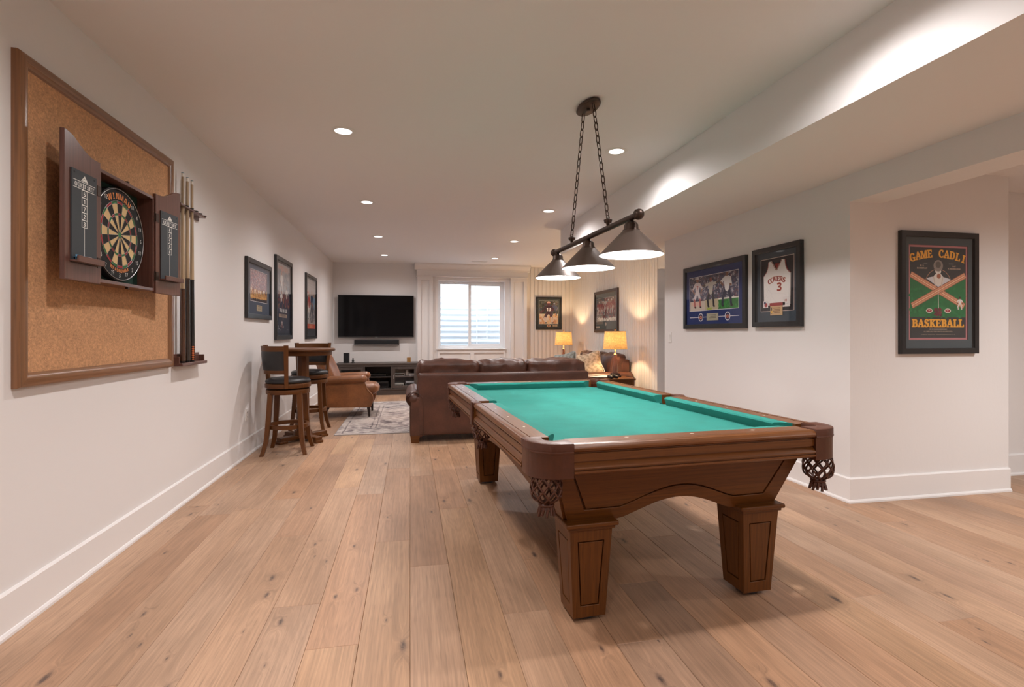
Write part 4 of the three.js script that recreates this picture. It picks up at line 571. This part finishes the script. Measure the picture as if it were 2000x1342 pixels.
    c.fillStyle = '#cdb49c'; c.font = '19px sans-serif'; c.fillText('OPE IN SEASON IN MERRYBAND', w / 2, h * 0.893); c.fillText('ALL GAMES HALF TIMES DIRECTED BY GREEN FORTH', w / 2, h * 0.916, w * 0.84); c.font = '15px sans-serif'; c.fillText('O GAMES CO   IN ASSOCIATION   THREADS ARE RECONSTRUCTED INC · ID · IN', w / 2, h * 0.945, w * 0.9);
  } });

// ================= SOFT FURNITURE HELPERS =================
const n3 = (x, y, z, s) => (vn(x + 50, y + 50, 4096, 4096, s) + vn(y + 91, z + 50, 4096, 4096, s + 1) + vn(z + 13, x + 77, 4096, 4096, s + 2)) / 3 - 0.5;
function weld(g) { g.deleteAttribute('uv'); g.deleteAttribute('normal'); const m = mergeVertices(g, 1e-5); m.computeVertexNormals(); return m; }
const hide = (g) => grain(weld(g), 1, 0.7, 0.7);                      // leather uv, box projected
// a padded block: rounded, bulging and lightly wrinkled
function pad(w, h, d, o = {}) {
  const r = Math.min(o.r ?? 0.06, w / 2 - 0.002, h / 2 - 0.002, d / 2 - 0.002), N = o.n ?? 16, g = new THREE.BoxGeometry(2, 2, 2, N, N, N), p = g.getAttribute('position'), hw = w / 2, hh = h / 2, hd = d / 2, sd = o.seed ?? 3;
  const sp = (v) => Math.sign(v) * (1 - Math.pow(1 - Math.abs(v), 1.7));
  for (let i = 0; i < p.count; i++) {
    const u = sp(p.getX(i)), v = sp(p.getY(i)), q = sp(p.getZ(i)); let x = u * hw, y = v * hh, z = q * hd;
    const cx = clamp(x, -hw + r, hw - r), cy = clamp(y, -hh + r, hh - r), cz = clamp(z, -hd + r, hd - r), l = Math.hypot(x - cx, y - cy, z - cz) || 1;
    const nx = (x - cx) / l, ny = (y - cy) / l, nz = (z - cz) / l; x = cx + nx * r; y = cy + ny * r; z = cz + nz * r;
    const B = o.puff ?? 0; y += B * v * (1 - u * u) * (1 - q * q); z += B * q * (1 - u * u) * (1 - v * v); x += 0.5 * B * u * (1 - v * v) * (1 - q * q);
    const wk = (o.wr ?? 0) * (n3(x * 9, y * 9, z * 9, sd) * 2 + n3(x * 26, y * 14, z * 26, sd + 5)); x += nx * wk; y += ny * wk; z += nz * wk;
    p.setXYZ(i, x, y, z);
  }
  return g;
}
const padAt = (w, h, d, x, y, z, o = {}, r = [0, 0, 0]) => hide(tf(pad(w, h, d, o), [x, y, z], r));
// swept leg of rectangular section: list of [x, y, z, w, d]
function legSweep(pts) {
  const pos = [], idx = []; pts.forEach(([x, y, z, w, d]) => { for (const [a, b] of [[-1, -1], [1, -1], [1, 1], [-1, 1]]) pos.push(x + a * w / 2, y, z + b * d / 2); });
  for (let k = 0; k + 1 < pts.length; k++) for (let e = 0; e < 4; e++) { const a = k * 4 + e, b = k * 4 + (e + 1) % 4; idx.push(a, a + 4, b, b, a + 4, b + 4); }
  const n = (pts.length - 1) * 4; idx.push(0, 1, 2, 0, 2, 3, n, n + 2, n + 1, n, n + 3, n + 2);
  const g = new THREE.BufferGeometry(); g.setAttribute('position', new THREE.Float32BufferAttribute(pos, 3)); g.setIndex(idx); g.computeVertexNormals();
  const vol = g.toNonIndexed(), q = vol.getAttribute('position'); let s = 0; const A = new THREE.Vector3(), B = new THREE.Vector3(), C = new THREE.Vector3(); for (let i = 0; i < q.count; i += 3) { A.fromBufferAttribute(q, i); B.fromBufferAttribute(q, i + 1); C.fromBufferAttribute(q, i + 2); s += A.dot(B.clone().cross(C)); }
  if (s < 0) { const id = g.index.array; for (let i = 0; i < id.length; i += 3) { const t0 = id[i]; id[i] = id[i + 1]; id[i + 1] = t0; } g.computeVertexNormals(); }
  return toCreasedNormals(g, 0.6);
}
// curved slab: angle a0..a1 around y, radius and height profiles
function arcSlab(a0, a1, y0, y1, rIn, th, n = 14, m = 4, bulge = 0) {
  const g = new THREE.BoxGeometry(1, 1, 1, n, m, 1), p = g.getAttribute('position');
  for (let i = 0; i < p.count; i++) { const u = p.getX(i) + 0.5, v = p.getY(i) + 0.5, a = a0 + (a1 - a0) * u, y = y0 + (y1 - y0) * v, r = rIn(y) + (p.getZ(i) > 0 ? th : 0) + (p.getZ(i) > 0 ? 1 : -1) * bulge * (1 - Math.pow(2 * u - 1, 4)) * (1 - Math.pow(2 * v - 1, 4)); p.setXYZ(i, r * Math.sin(a), y, r * Math.cos(a)); }
  g.computeVertexNormals(); return g;
}

// ================= BAR STOOLS AND PUB TABLE =================
function barStool(x, z, facing, label) {
  const t = thing('bar_stool', label, 'bar stool', [x, 0, z], 0, 'bar stools at the pub table');
  for (const sx of [-1, 1]) for (const sz of [-1, 1]) wood('leg', legSweep([[0.205, 0], [0.19, 0.05], [0.172, 0.13], [0.16, 0.25], [0.15, 0.4], [0.138, 0.625]].map(([o, y], i) => [sx * o, y, sz * o, 0.036 + 0.004 * i * 0.5, 0.036 + 0.004 * i * 0.5])), M.stool, 1, t);
  wood('foot_ring', ext((() => { const s = new THREE.Shape(); s.absarc(0, 0, 0.205, 0, 2 * PI); return s; })(), 0.04, 0.003, (() => { const s = new THREE.Path(); s.absarc(0, 0, 0.178, 0, 2 * PI); return s; })(), 1, 40).rotateX(-PI / 2).translate(0, 0.255, 0), M.stool, 0, t);
  wood('leg_collar', lathe([[0.165, 0.605], [0.205, 0.605], [0.212, 0.612], [0.212, 0.648], [0.205, 0.655], [0, 0.655]], 44), M.stool, 0, t);
  mesh('swivel', cyl(0.12, 0.12, 0.016, 0, 0.661, 0, 30), M.black, t);
  const seat = wood('seat_frame', lathe([[0, 0.667], [0.21, 0.667], [0.222, 0.674], [0.222, 0.708], [0.214, 0.716], [0, 0.716]], 44), M.stool, 0, t);
  mesh('seat_cushion', lathe([[0.205, 0.714], [0.216, 0.724], [0.219, 0.738], [0.21, 0.755], [0.17, 0.768], [0.1, 0.774], [0, 0.776]], 44), M.blackLeather, t).userData.label = 'round black padded seat';
  const back = new THREE.Group(); back.name = 'backrest'; t.add(back);
  const R = (y) => 0.205 + 0.10 * Math.max(0, y - 0.72) * (0.5 + y - 0.72), A = 0.98, a = facing + PI;
  for (const s of [-1, 1]) wood('back_post', arcSlab(a + s * A - 0.085, a + s * A + 0.085, 0.67, 1.105, (y) => R(y) - 0.008, 0.032, 3, 12), M.stool, 1, back);
  wood('top_rail', arcSlab(a - A, a + A, 1.045, 1.098, (y) => R(y), 0.022, 18, 2), M.stool, 0, back);
  wood('lower_rail', arcSlab(a - A, a + A, 0.815, 0.855, (y) => R(y), 0.02, 18, 2), M.stool, 0, back);
  mesh('back_pad', arcSlab(a - A + 0.06, a + A - 0.06, 0.852, 1.048, (y) => R(y) + 0.002, 0.018, 20, 10, 0.007), M.blackLeather, back).userData.label = 'black leather back pad';
  return t;
}
barStool(-1.245, -5.685, 2.30, 'dark wood bar stool with its black padded back towards the viewer');
barStool(-1.235, -6.80, -0.12, 'dark wood bar stool tucked in behind the pub table');
{
  const t = thing('pub_table', 'tall round dark wood pub table between the two bar stools', 'table', [-1.21, 0, -6.25]);
  wood('table_top', lathe([[0, 1.022], [0.34, 1.022], [0.352, 1.028], [0.357, 1.038], [0.352, 1.05], [0.345, 1.054], [0, 1.054]], 60), M.stool, 0, t);
  wood('apron', lathe([[0.29, 1.022], [0.29, 0.975], [0.312, 0.975], [0.318, 0.985], [0.318, 1.022]], 60), M.stool, 0, t);
  wood('top_plate', box(0.2, 0.02, 0.2, 0, 1.012, 0, 0.003), M.stool, 0, t);
  wood('post', new THREE.CylinderGeometry(0.064, 0.072, 0.92, 8, 1).toNonIndexed().translate(0, 0.54, 0), M.stool, 1, t); t.children.at(-1).geometry.computeVertexNormals();
  wood('base_hub', [new THREE.CylinderGeometry(0.095, 0.11, 0.075, 8, 1).translate(0, 0.075, 0)], M.stool, 0, t);
  for (const a of [PI / 4, -PI / 4]) wood('base_beam', [tf(box(0.6, 0.048, 0.085, 0, 0.046, 0, 0.008, 2), [0, 0, 0], [0, a, 0]), ...[-1, 1].map((s) => tf(box(0.1, 0.03, 0.095, s * 0.262, 0.015, 0, 0.006, 2), [0, 0, 0], [0, a, 0]))], M.stool, 0, t);
}

// ================= LEATHER SEATING =================
{
  const t = thing('armchair', 'cognac brown leather armchair with rolled arms facing the sofa', 'armchair', [-0.90, 0, -8.06], PI / 2);
  const side = new THREE.Shape(); side.moveTo(-0.36, 0.15); side.lineTo(0.335, 0.14); side.bezierCurveTo(0.37, 0.2, 0.385, 0.26, 0.36, 0.32); side.bezierCurveTo(0.335, 0.38, 0.28, 0.40, 0.265, 0.47); side.lineTo(0.255, 0.55); side.lineTo(-0.38, 0.52); side.closePath();
  for (const s of [-1, 1]) {
    const arm = mesh('arm', [hide(ext(side, 0.085, 0.012, null, 3, 12).rotateY(-PI / 2).translate(s * 0.315 + 0.0425, 0, 0)), hide(tf(new THREE.CapsuleGeometry(0.068, 0.56, 8, 24), [s * 0.325, 0.545, -0.06], [PI / 2 - 0.035, 0, 0], [1.08, 1, 0.9]))], M.chairLeather, t);
    mesh('piping', tube([[s * 0.362, 0.16, 0.33], [s * 0.362, 0.25, 0.368], [s * 0.362, 0.33, 0.352], [s * 0.362, 0.40, 0.29], [s * 0.365, 0.48, 0.262]], 0.006, 20, 6), M.chairLeather, arm);
  }
  mesh('base', [padAt(0.60, 0.2, 0.66, 0, 0.24, 0.0, { r: 0.03 }), padAt(0.70, 0.5, 0.12, 0, 0.40, -0.34, { r: 0.04 })], M.chairLeather, t);
  mesh('seat_cushion', padAt(0.545, 0.15, 0.66, 0, 0.395, 0.09, { r: 0.06, puff: 0.025, wr: 0.01 }), M.chairLeather, t);
  mesh('back_cushion', padAt(0.66, 0.56, 0.17, 0, 0.63, -0.285, { r: 0.08, puff: 0.03, wr: 0.012, seed: 9 }, [-0.36, 0, 0]), M.chairLeather, t);
  for (const sx of [-1, 1]) { wood('leg', legSweep([[sx * 0.30, 0, 0.315, 0.026, 0.026], [sx * 0.30, 0.15, 0.305, 0.05, 0.05]]), M.darkWood, 1, t); wood('leg', legSweep([[sx * 0.30, 0, -0.37, 0.03, 0.03], [sx * 0.30, 0.08, -0.34, 0.04, 0.04], [sx * 0.30, 0.17, -0.31, 0.05, 0.05]]), M.darkWood, 1, t); }
  t.position.y = 0.008;
}
// sofa: faces local +z, the back is at local -z
function sofa(name, label, pos, turn, o) {
  const t = thing(name, label, 'sofa', pos, turn), hb = o.half, D = o.depth, zb = -D / 2, zf = D / 2, L = M.sofaLeather;
  mesh('back_panel', padAt(2 * hb, 0.70, 0.16, 0, 0.43, zb + 0.08, { r: 0.03, wr: 0.003, n: 22 }), L, t);
  mesh('base', padAt(2 * hb, 0.26, D - 0.14, 0, 0.21, 0.06, { r: 0.03 }), L, t);
  let x = -hb; o.cush.forEach((w, i) => {
    mesh('back_cushion', padAt(w + 0.014, o.bh, 0.25, x + w / 2, o.by, zb + 0.20, { r: 0.06, puff: 0.014, wr: 0.03, seed: 20 + 7 * i, n: 30 }, [-0.06, 0, 0]), L, t);
    mesh('seat_cushion', padAt(w - 0.004, 0.18, D - 0.26, x + w / 2, 0.41, 0.12, { r: 0.06, puff: 0.02, wr: 0.015, seed: 60 + 7 * i }), L, t); x += w;
  });
  for (const s of [-1, 1]) {
    const a = mesh('arm', [padAt(0.15, 0.47, D - 0.01, s * (hb + 0.02), 0.29, 0.0, { r: 0.03, wr: 0.004 }), hide(tf(new THREE.CapsuleGeometry(0.088, D - 0.17, 10, 26), [s * (hb + 0.052), 0.492, 0.0], [PI / 2, 0, 0], [1, 1, 1])), hide(tf(new THREE.CylinderGeometry(0.084, 0.084, D - 0.02, 26), [s * (hb + 0.052), 0.492, 0.0], [PI / 2, 0, 0]))], L, t);
    mesh('piping', tube([[s * (hb - 0.055), 0.08, zb - 0.004], [s * (hb - 0.055), 0.44, zb - 0.004], [s * (hb - 0.03), 0.53, zb - 0.004], [s * (hb + 0.04), 0.57, zb - 0.002], [s * (hb + 0.115), 0.52, zb - 0.002]], 0.005, 20, 6), L, a);
  }
  for (const sx of [-1, 1]) for (const z of [zb + 0.05, zf - 0.06]) wood('foot', legSweep([[sx * (hb + 0.035), 0, z, 0.085, 0.07], [sx * (hb + 0.035), 0.08, z, 0.1, 0.085]]), M.stool, 0, t);
  return t;
}
sofa('sofa', 'long dark brown leather sofa seen from behind with three back cushions', [1.09, 0, -6.28], PI, { half: 1.0, depth: 0.95, cush: [0.73, 0.58, 0.69], bh: 0.44, by: 0.695 });
sofa('loveseat', 'dark brown leather loveseat against the beadboard wall', [3.19, 0, -8.99], -PI / 2, { half: 0.86, depth: 0.94, cush: [0.57, 0.57, 0.58], bh: 0.44, by: 0.655 });
// pillows on the loveseat
function pillow(label, pos, rot, size, color) {
  const t = thing('throw_pillow', label, 'pillow', pos, 0, 'throw pillows on the loveseat'); t.rotation.set(...rot, 'YXZ');
  const g = pad(size, size, 0.15, { r: 0.01, n: 18 }), p = g.getAttribute('position'), h = size / 2; for (let i = 0; i < p.count; i++) { const u = p.getX(i) / h, v = p.getY(i) / h; p.setZ(i, Math.sign(p.getZ(i)) * 0.075 * Math.pow(Math.max(0, (1 - u * u) * (1 - v * v)), 0.4) + 0.006 * Math.sign(p.getZ(i))); p.setX(i, p.getX(i) * (1 - 0.07 * (1 - v * v) * u * u)); p.setY(i, p.getY(i) * (1 - 0.07 * (1 - u * u) * v * v)); }
  mesh('cover', grain(weld(g), 1, 0.42, 0.42), std(color, 0.9, { map: leafMap }), t);
  mesh('piping', tube([[-h, -h, 0], [-h * 0.93, 0, 0], [-h, h, 0], [0, h * 0.93, 0], [h, h, 0], [h * 0.93, 0, 0], [h, -h, 0], [0, -h * 0.93, 0]], 0.006, 60, 6, true), std(color, 0.9), t);
}
pillow('grey blue patterned throw pillow at the far end of the loveseat', [2.98, 0.64, -9.60], [-0.5, -0.6, 0.25], 0.42, lin(0.42, 0.5, 0.56));
pillow('cream throw pillow with a leaf print, frontmost on the loveseat', [3.03, 0.685, -8.36], [-0.25, -0.55, 0.3], 0.4, lin(0.78, 0.68, 0.56));
pillow('tan patterned throw pillow behind the cream pillow', [3.12, 0.68, -8.62], [-0.2, -1.1, 0.1], 0.38, lin(0.62, 0.45, 0.32));
// rug
{
  const t = thing('area_rug', 'large faded cream and grey oriental rug under the armchair and sofa', 'rug', [0.86, 0, -7.93]);
  const g = box(3.5, 0.008, 3.0, 0, 0.004, 0, 0.003), p = clean(g); const P = p.getAttribute('position'), uv = p.getAttribute('uv'); for (let i = 0; i < P.count; i++) uv.setXY(i, P.getX(i) / 3.5 + 0.5, P.getZ(i) / 3.0 + 0.5);
  mesh('pile', p, phy(0xffffff, 1, { map: rugMap, bumpMap: rugMap, bumpScale: 0.002, sheen: 0.2, sheenRoughness: 0.8 }), t);
  mesh('binding', [box(3.5, 0.007, 0.014, 0, 0.0035, 1.5), box(3.5, 0.007, 0.014, 0, 0.0035, -1.5), box(0.014, 0.007, 3.0, -1.75, 0.0035, 0), box(0.014, 0.007, 3.0, 1.75, 0.0035, 0)], std(lin(0.25, 0.22, 0.2), 0.9), t);
}

// ================= TELEVISION WALL =================
{
  const t = thing('television', 'large flat black television mounted on the far wall', 'television', [-0.71, 1.59, ZB]);
  mesh('wall_mount', [box(0.5, 0.4, 0.03, 0, 0, 0.015), box(0.3, 0.3, 0.05, 0, 0, 0.04)], M.black, t);
  mesh('housing', [box(1.575, 0.905, 0.035, 0, 0, 0.078, 0.006, 2)], M.blackSatin, t);
  mesh('screen', box(1.545, 0.868, 0.002, 0, 0.006, 0.0962), M.screen, t).userData.label = 'glossy black screen';
  mesh('badge', box(0.05, 0.008, 0.004, 0, -0.449, 0.094, 0.001), M.steel, t);
  const s = thing('soundbar', 'black soundbar mounted below the television', 'soundbar', [-0.70, 1.032, ZB]);
  mesh('body', box(0.93, 0.115, 0.085, 0, 0, 0.05, 0.012, 3), M.black, s); mesh('grille', box(0.90, 0.08, 0.004, 0, 0.008, 0.0925, 0.001), std(lin(0.02, 0.02, 0.022), 0.9, { map: rep(linenMap, 6, 1) }), s); mesh('accent_strip', box(0.9, 0.006, 0.004, 0, -0.044, 0.0925), M.steel, s); mesh('bracket', box(0.2, 0.05, 0.01, 0, 0, 0.005), M.black, s);
}
const CX0 = -1.41, CX1 = 0.16, CZ = -10.45, CB = -10.95, CT = 0.635;
{
  const xm = (CX0 + CX1) / 2, w = CX1 - CX0, d = CZ - CB, t = thing('media_console', 'long grey brown media console with glass doors below the television', 'media console', [xm, 0, CB]);
  const P = (a, b, y0, y1, z0, z1) => span(a, b, y0, y1, z0, z1, 0.003);
  wood('top', box(w + 0.04, 0.03, d + 0.02, 0, CT - 0.015, d / 2 + 0.005, 0.005, 2), M.console, 0, t);
  wood('carcass', [P(-w / 2, -w / 2 + 0.03, 0.04, CT - 0.03, 0, d), P(w / 2 - 0.03, w / 2, 0.04, CT - 0.03, 0, d), P(-w / 2, w / 2, 0.1, 0.13, 0, d), P(-w / 2, w / 2, 0.1, CT - 0.03, 0, 0.012), P(-0.275, -0.25, 0.13, CT - 0.03, 0, d - 0.001), P(0.25, 0.275, 0.13, CT - 0.03, 0, d - 0.001), P(-w / 2, w / 2, CT - 0.07, CT - 0.03, d - 0.02, d)], M.console, 0, t);
  wood('plinth', P(-w / 2 + 0.02, w / 2 - 0.02, 0, 0.1, 0.02, d - 0.02), M.console, 0, t);
  for (const [a, b] of [[-w / 2 + 0.03, -0.275], [-0.25, 0.25], [0.275, w / 2 - 0.03]]) wood('shelf', P(a, b, 0.345, 0.363, 0.012, d - 0.04), M.console, 0, t);
  for (const s of [-1, 1]) {
    const a = s * 0.275, b = s * (w / 2 - 0.03), x0 = Math.min(a, b) + 0.002, x1 = Math.max(a, b) - 0.002, y0 = 0.135, y1 = CT - 0.075, k = 0.05;
    const dr = wood('door', ext([[x0, y0], [x1, y0], [x1, y1], [x0, y1]], 0.02, 0.002, [[x0 + k, y0 + k], [x1 - k, y0 + k], [x1 - k, y1 - k], [x0 + k, y1 - k]]).translate(0, 0, d - 0.019), M.console, 1, t);
    mesh('pane', new THREE.PlaneGeometry(x1 - x0 - 2 * k, y1 - y0 - 2 * k).translate((x0 + x1) / 2, (y0 + y1) / 2, d - 0.008), M.glass, dr);
    mesh('handle', [cyl(0.004, 0.004, 0.08, s > 0 ? x0 + 0.025 : x1 - 0.025, 0.36, d + 0.018, 10), ...[-1, 1].map((q) => box(0.006, 0.006, 0.018, s > 0 ? x0 + 0.025 : x1 - 0.025, 0.36 + q * 0.034, d + 0.009))], M.steel, dr);
  }
  const on = (x, y, z) => [xm + x, y, CB + z];
  // what stands on and in it
  let o = thing('speaker', 'tall black box speaker standing on the left of the media console', 'speaker', [-1.245, CT, -10.66]); mesh('cabinet', box(0.105, 0.2, 0.12, 0, 0.1, 0, 0.006, 2), M.black, o); mesh('grille', box(0.092, 0.185, 0.004, 0, 0.1, 0.061, 0.001), std(lin(0.018, 0.018, 0.02), 0.95, { map: rep(linenMap, 1, 2) }), o);
  o = thing('figurine', 'small dark figurine beside the black speaker', 'figurine', [-1.115, CT, -10.62]); mesh('body', lathe([[0, 0], [0.03, 0], [0.03, 0.012], [0.018, 0.02], [0.024, 0.05], [0.014, 0.07], [0.008, 0.076], [0.014, 0.086], [0.012, 0.098], [0, 0.104]], 20), M.black, o);
  o = thing('candle_holder', 'small gold mercury glass candle holder on the right of the media console', 'candle holder', [-0.025, CT, -10.62]); mesh('cup', lathe([[0, 0], [0.036, 0], [0.04, 0.006], [0.04, 0.098], [0.037, 0.1], [0.036, 0.098], [0.036, 0.012], [0, 0.01]], 28), std(lin(0.5, 0.28, 0.1), 0.3, { metalness: 0.6 }), o); mesh('candle', lathe([[0, 0.011], [0.034, 0.011], [0.034, 0.06], [0, 0.062]], 24), std(lin(0.75, 0.66, 0.5), 0.6), o);
  const dev = (name, label, cat, x, y, w2, h2, d2, mat) => { const q = thing(name, label, cat, on(x, y, d - 0.09 - d2 / 2)); mesh('case', box(w2, h2, d2, 0, h2 / 2, 0, 0.004), mat, q); mesh('front_panel', box(w2 - 0.02, h2 * 0.5, 0.002, 0, h2 * 0.5, d2 / 2 + 0.0005), M.screen, q); return q; };
  const grey = std(lin(0.35, 0.35, 0.36), 0.35, { metalness: 0.4 }), cream = std(lin(0.6, 0.58, 0.54), 0.6);
  dev('set_top_box', 'flat black cable box on the middle shelf of the console', 'media box', -0.02, 0.363, 0.34, 0.05, 0.25, M.black);
  dev('receiver', 'black stereo receiver on the lower middle shelf of the console', 'receiver', 0.0, 0.13, 0.40, 0.13, 0.3, M.black);
  dev('disc_player', 'silver disc player behind the right glass door of the console', 'media box', 0.42, 0.363, 0.2, 0.06, 0.22, grey);
  o = thing('jar', 'small pale jar behind the right glass door of the console', 'jar', on(0.565, 0.363, d - 0.16)); mesh('body', lathe([[0, 0], [0.03, 0], [0.038, 0.03], [0.036, 0.07], [0.022, 0.09], [0.022, 0.104], [0, 0.104]], 22), cream, o); mesh('lid', cyl(0.025, 0.025, 0.014, 0, 0.111, 0, 20), grey, o);
  for (let k = 0; k < 5; k++) { const q = tag(mesh('disc_case', box(0.13, 0.013, 0.17, xm + 0.66 + 0.004 * (k % 2), 0.363 + 0.0066 + k * 0.0134, CB + d - 0.17), [grey, M.black, cream, grey, M.black][k]), ['grey', 'black', 'cream', 'pale grey', 'matt black'][k] + ' disc case ' + ['lowest', 'second from the bottom', 'in the middle', 'second from the top', 'topmost'][k] + ' in the stack behind glass', 'disc case', 'stacked disc cases in the console'); }
  dev('game_console', 'white game console on the lower right shelf behind glass', 'game console', 0.40, 0.13, 0.2, 0.09, 0.24, cream);
  dev('storage_box', 'pale grey storage box on the lower right shelf behind glass', 'box', 0.62, 0.13, 0.17, 0.13, 0.24, std(lin(0.4, 0.42, 0.46), 0.7));
}

// ================= END TABLES AND LAMPS =================
function endTable(x, z, w, d, label) {
  const t = thing('end_table', label, 'side table', [x, 0, z], 0), T = 0.52;
  wood('table_top', box(w, 0.028, d, 0, T - 0.014, 0, 0.006, 2), M.stool, 0, t);
  wood('apron', [box(w - 0.06, 0.09, 0.018, 0, T - 0.073, d / 2 - 0.04), box(w - 0.06, 0.09, 0.018, 0, T - 0.073, -d / 2 + 0.04), box(0.018, 0.09, d - 0.08, -w / 2 + 0.04, T - 0.073, 0), box(0.018, 0.09, d - 0.08, w / 2 - 0.04, T - 0.073, 0)], M.stool, 0, t);
  wood('shelf', box(w - 0.08, 0.018, d - 0.08, 0, 0.16, 0, 0.004), M.stool, 0, t);
  for (const sx of [-1, 1]) for (const sz of [-1, 1]) wood('leg', legSweep([[sx * (w / 2 - 0.045), 0, sz * (d / 2 - 0.045), 0.03, 0.03], [sx * (w / 2 - 0.045), T - 0.028, sz * (d / 2 - 0.045), 0.046, 0.046]]), M.stool, 1, t);
  return t;
}
endTable(3.16, -7.72, 0.62, 0.48, 'dark wood end table at the near end of the loveseat');
endTable(3.30, -10.66, 0.52, 0.5, 'dark wood end table in the far right corner');
const shadeFabric = phy(lin(0.82, 0.52, 0.21), 0.95, { transmission: 0.08, thickness: 0, map: linenMap }); shadeFabric.side = THREE.DoubleSide;
const glowLamp = new THREE.MeshStandardMaterial({ color: 0xffffff, emissive: AMBER, emissiveIntensity: 3 });
function tableLamp(x, z, label) {
  const t = thing('table_lamp', label, 'table lamp', [x, 0.52, z], 0, 'lit table lamps');
  wood('base', [box(0.15, 0.035, 0.15, 0, 0.0175, 0, 0.006, 2), box(0.12, 0.03, 0.12, 0, 0.05, 0, 0.006, 2)], M.mahoganyDark, 0, t);
  wood('column', lathe([[0, 0.064], [0.045, 0.064], [0.05, 0.075], [0.036, 0.09], [0.044, 0.12], [0.048, 0.15], [0.04, 0.2], [0.027, 0.27], [0.021, 0.33], [0.026, 0.345], [0.018, 0.355], [0, 0.355]], 28), M.mahogany, 1, t);
  mesh('collar', lathe([[0, 0.354], [0.026, 0.354], [0.03, 0.362], [0.024, 0.374], [0.016, 0.378], [0.02, 0.392], [0.012, 0.402], [0.012, 0.46], [0, 0.46]], 24), std(lin(0.55, 0.48, 0.38), 0.2, { metalness: 0.9 }), t);
  mesh('shade', lathe([[0.193, 0.452], [0.168, 0.738]], 56), shadeFabric, t).userData.label = 'glowing golden drum shade';
  mesh('shade_trim', [new THREE.TorusGeometry(0.193, 0.003, 6, 56).rotateX(PI / 2).translate(0, 0.452, 0), new THREE.TorusGeometry(0.168, 0.003, 6, 56).rotateX(PI / 2).translate(0, 0.738, 0)], std(lin(0.5, 0.36, 0.18), 0.8), t);
  mesh('harp', [tube([[0.012, 0.45, 0], [0.05, 0.52, 0], [0.052, 0.64, 0], [0, 0.735, 0], [-0.052, 0.64, 0], [-0.05, 0.52, 0], [-0.012, 0.45, 0]], 0.002, 36, 6), ...[0, 1, 2].map((k) => cyl(0.0018, 0.0018, 0.168, 0, 0.084, 0, 6).rotateX(PI / 2).rotateY(k * 2 * PI / 3).translate(0, 0.738, 0))], M.bronze, t);
  mesh('finial', lathe([[0, 0.738], [0.008, 0.74], [0.005, 0.75], [0.014, 0.762], [0.012, 0.776], [0, 0.782]], 18), M.bronze, t);
  mesh('bulb', lathe([[0, 0.645], [0.022, 0.64], [0.03, 0.618], [0.028, 0.6], [0.014, 0.565], [0.013, 0.545], [0, 0.545]].reverse(), 22), glowLamp, t);
  const l = new THREE.PointLight(AMBER, LAMP, 0, 2); l.position.set(0, 0.61, 0); l.shadow.radius = 1.5; put(t, l);
}
tableLamp(3.25, -7.79, 'lit table lamp with a golden shade on the near end table');
tableLamp(3.275, -10.70, 'lit table lamp with a golden shade in the far right corner');
{
  const m = thing('magazine', 'open pale magazine on the near end table', 'magazine', [2.98, 0.52, -7.72], 0.3); mesh('pages', [tf(box(0.17, 0.008, 0.24, 0.085, 0.006, 0, 0.002), [0, 0, 0], [0, 0, 0.05]), tf(box(0.17, 0.008, 0.24, -0.085, 0.006, 0, 0.002), [0, 0, 0], [0, 0, -0.05])].map((g) => g.translate(0, 0.007, 0)), std(lin(0.75, 0.66, 0.56), 0.6), m); mesh('cover', box(0.345, 0.0025, 0.245, 0, 0.0013, 0), std(lin(0.3, 0.14, 0.1), 0.5), m);
  const g = thing('game_controller', 'dark grey game controller beside the lamp on the near end table', 'game controller', [3.105, 0.52, -7.58], 0.4);
  mesh('body', [padAt(0.15, 0.05, 0.075, 0, 0.03, 0, { r: 0.024, n: 10 }), padAt(0.05, 0.05, 0.09, -0.055, 0.026, 0.035, { r: 0.024, n: 8 }, [0.2, -0.3, 0]), padAt(0.05, 0.05, 0.09, 0.055, 0.026, 0.035, { r: 0.024, n: 8 }, [0.2, 0.3, 0])], M.black, g); for (const s of [-1, 1]) mesh('thumb_stick', [cyl(0.006, 0.007, 0.02, s * 0.025, 0.06, 0.012, 10), cyl(0.011, 0.011, 0.005, s * 0.025, 0.07, 0.012, 14)], M.black, g);
}
// ================= OUTLET AND SWITCH =================
{
  const o = thing('wall_outlet', 'white duplex outlet low on the left wall beside the bar stool', 'outlet', [XL, 0.412, -5.55], PI / 2); mesh('cover_plate', box(0.075, 0.12, 0.006, 0, 0, 0.003, 0.002), M.whitePlastic, o);
  for (const s of [-1, 1]) { const r = mesh('receptacle', box(0.034, 0.03, 0.003, 0, s * 0.021, 0.0066, 0.001), M.whitePlastic, o); mesh('slots', [box(0.003, 0.011, 0.001, -0.007, s * 0.021 + 0.002, 0.0082), box(0.003, 0.011, 0.001, 0.007, s * 0.021 + 0.002, 0.0082), box(0.005, 0.005, 0.001, 0, s * 0.021 - 0.009, 0.0082)], M.black, r); }
  const w = thing('light_switch', 'white rocker light switch on the right wall', 'light switch', [XR, 1.177, -5.775], -PI / 2); mesh('cover_plate', box(0.08, 0.125, 0.006, 0, 0, 0.003, 0.002), M.whitePlastic, w); mesh('rocker', tf(box(0.034, 0.068, 0.006, 0, 0, 0.007, 0.0015), [0, 0, 0], [0.06, 0, 0]), M.whitePlastic, w);
}

scene.updateMatrixWorld(true);
renderer.render(scene, camera);
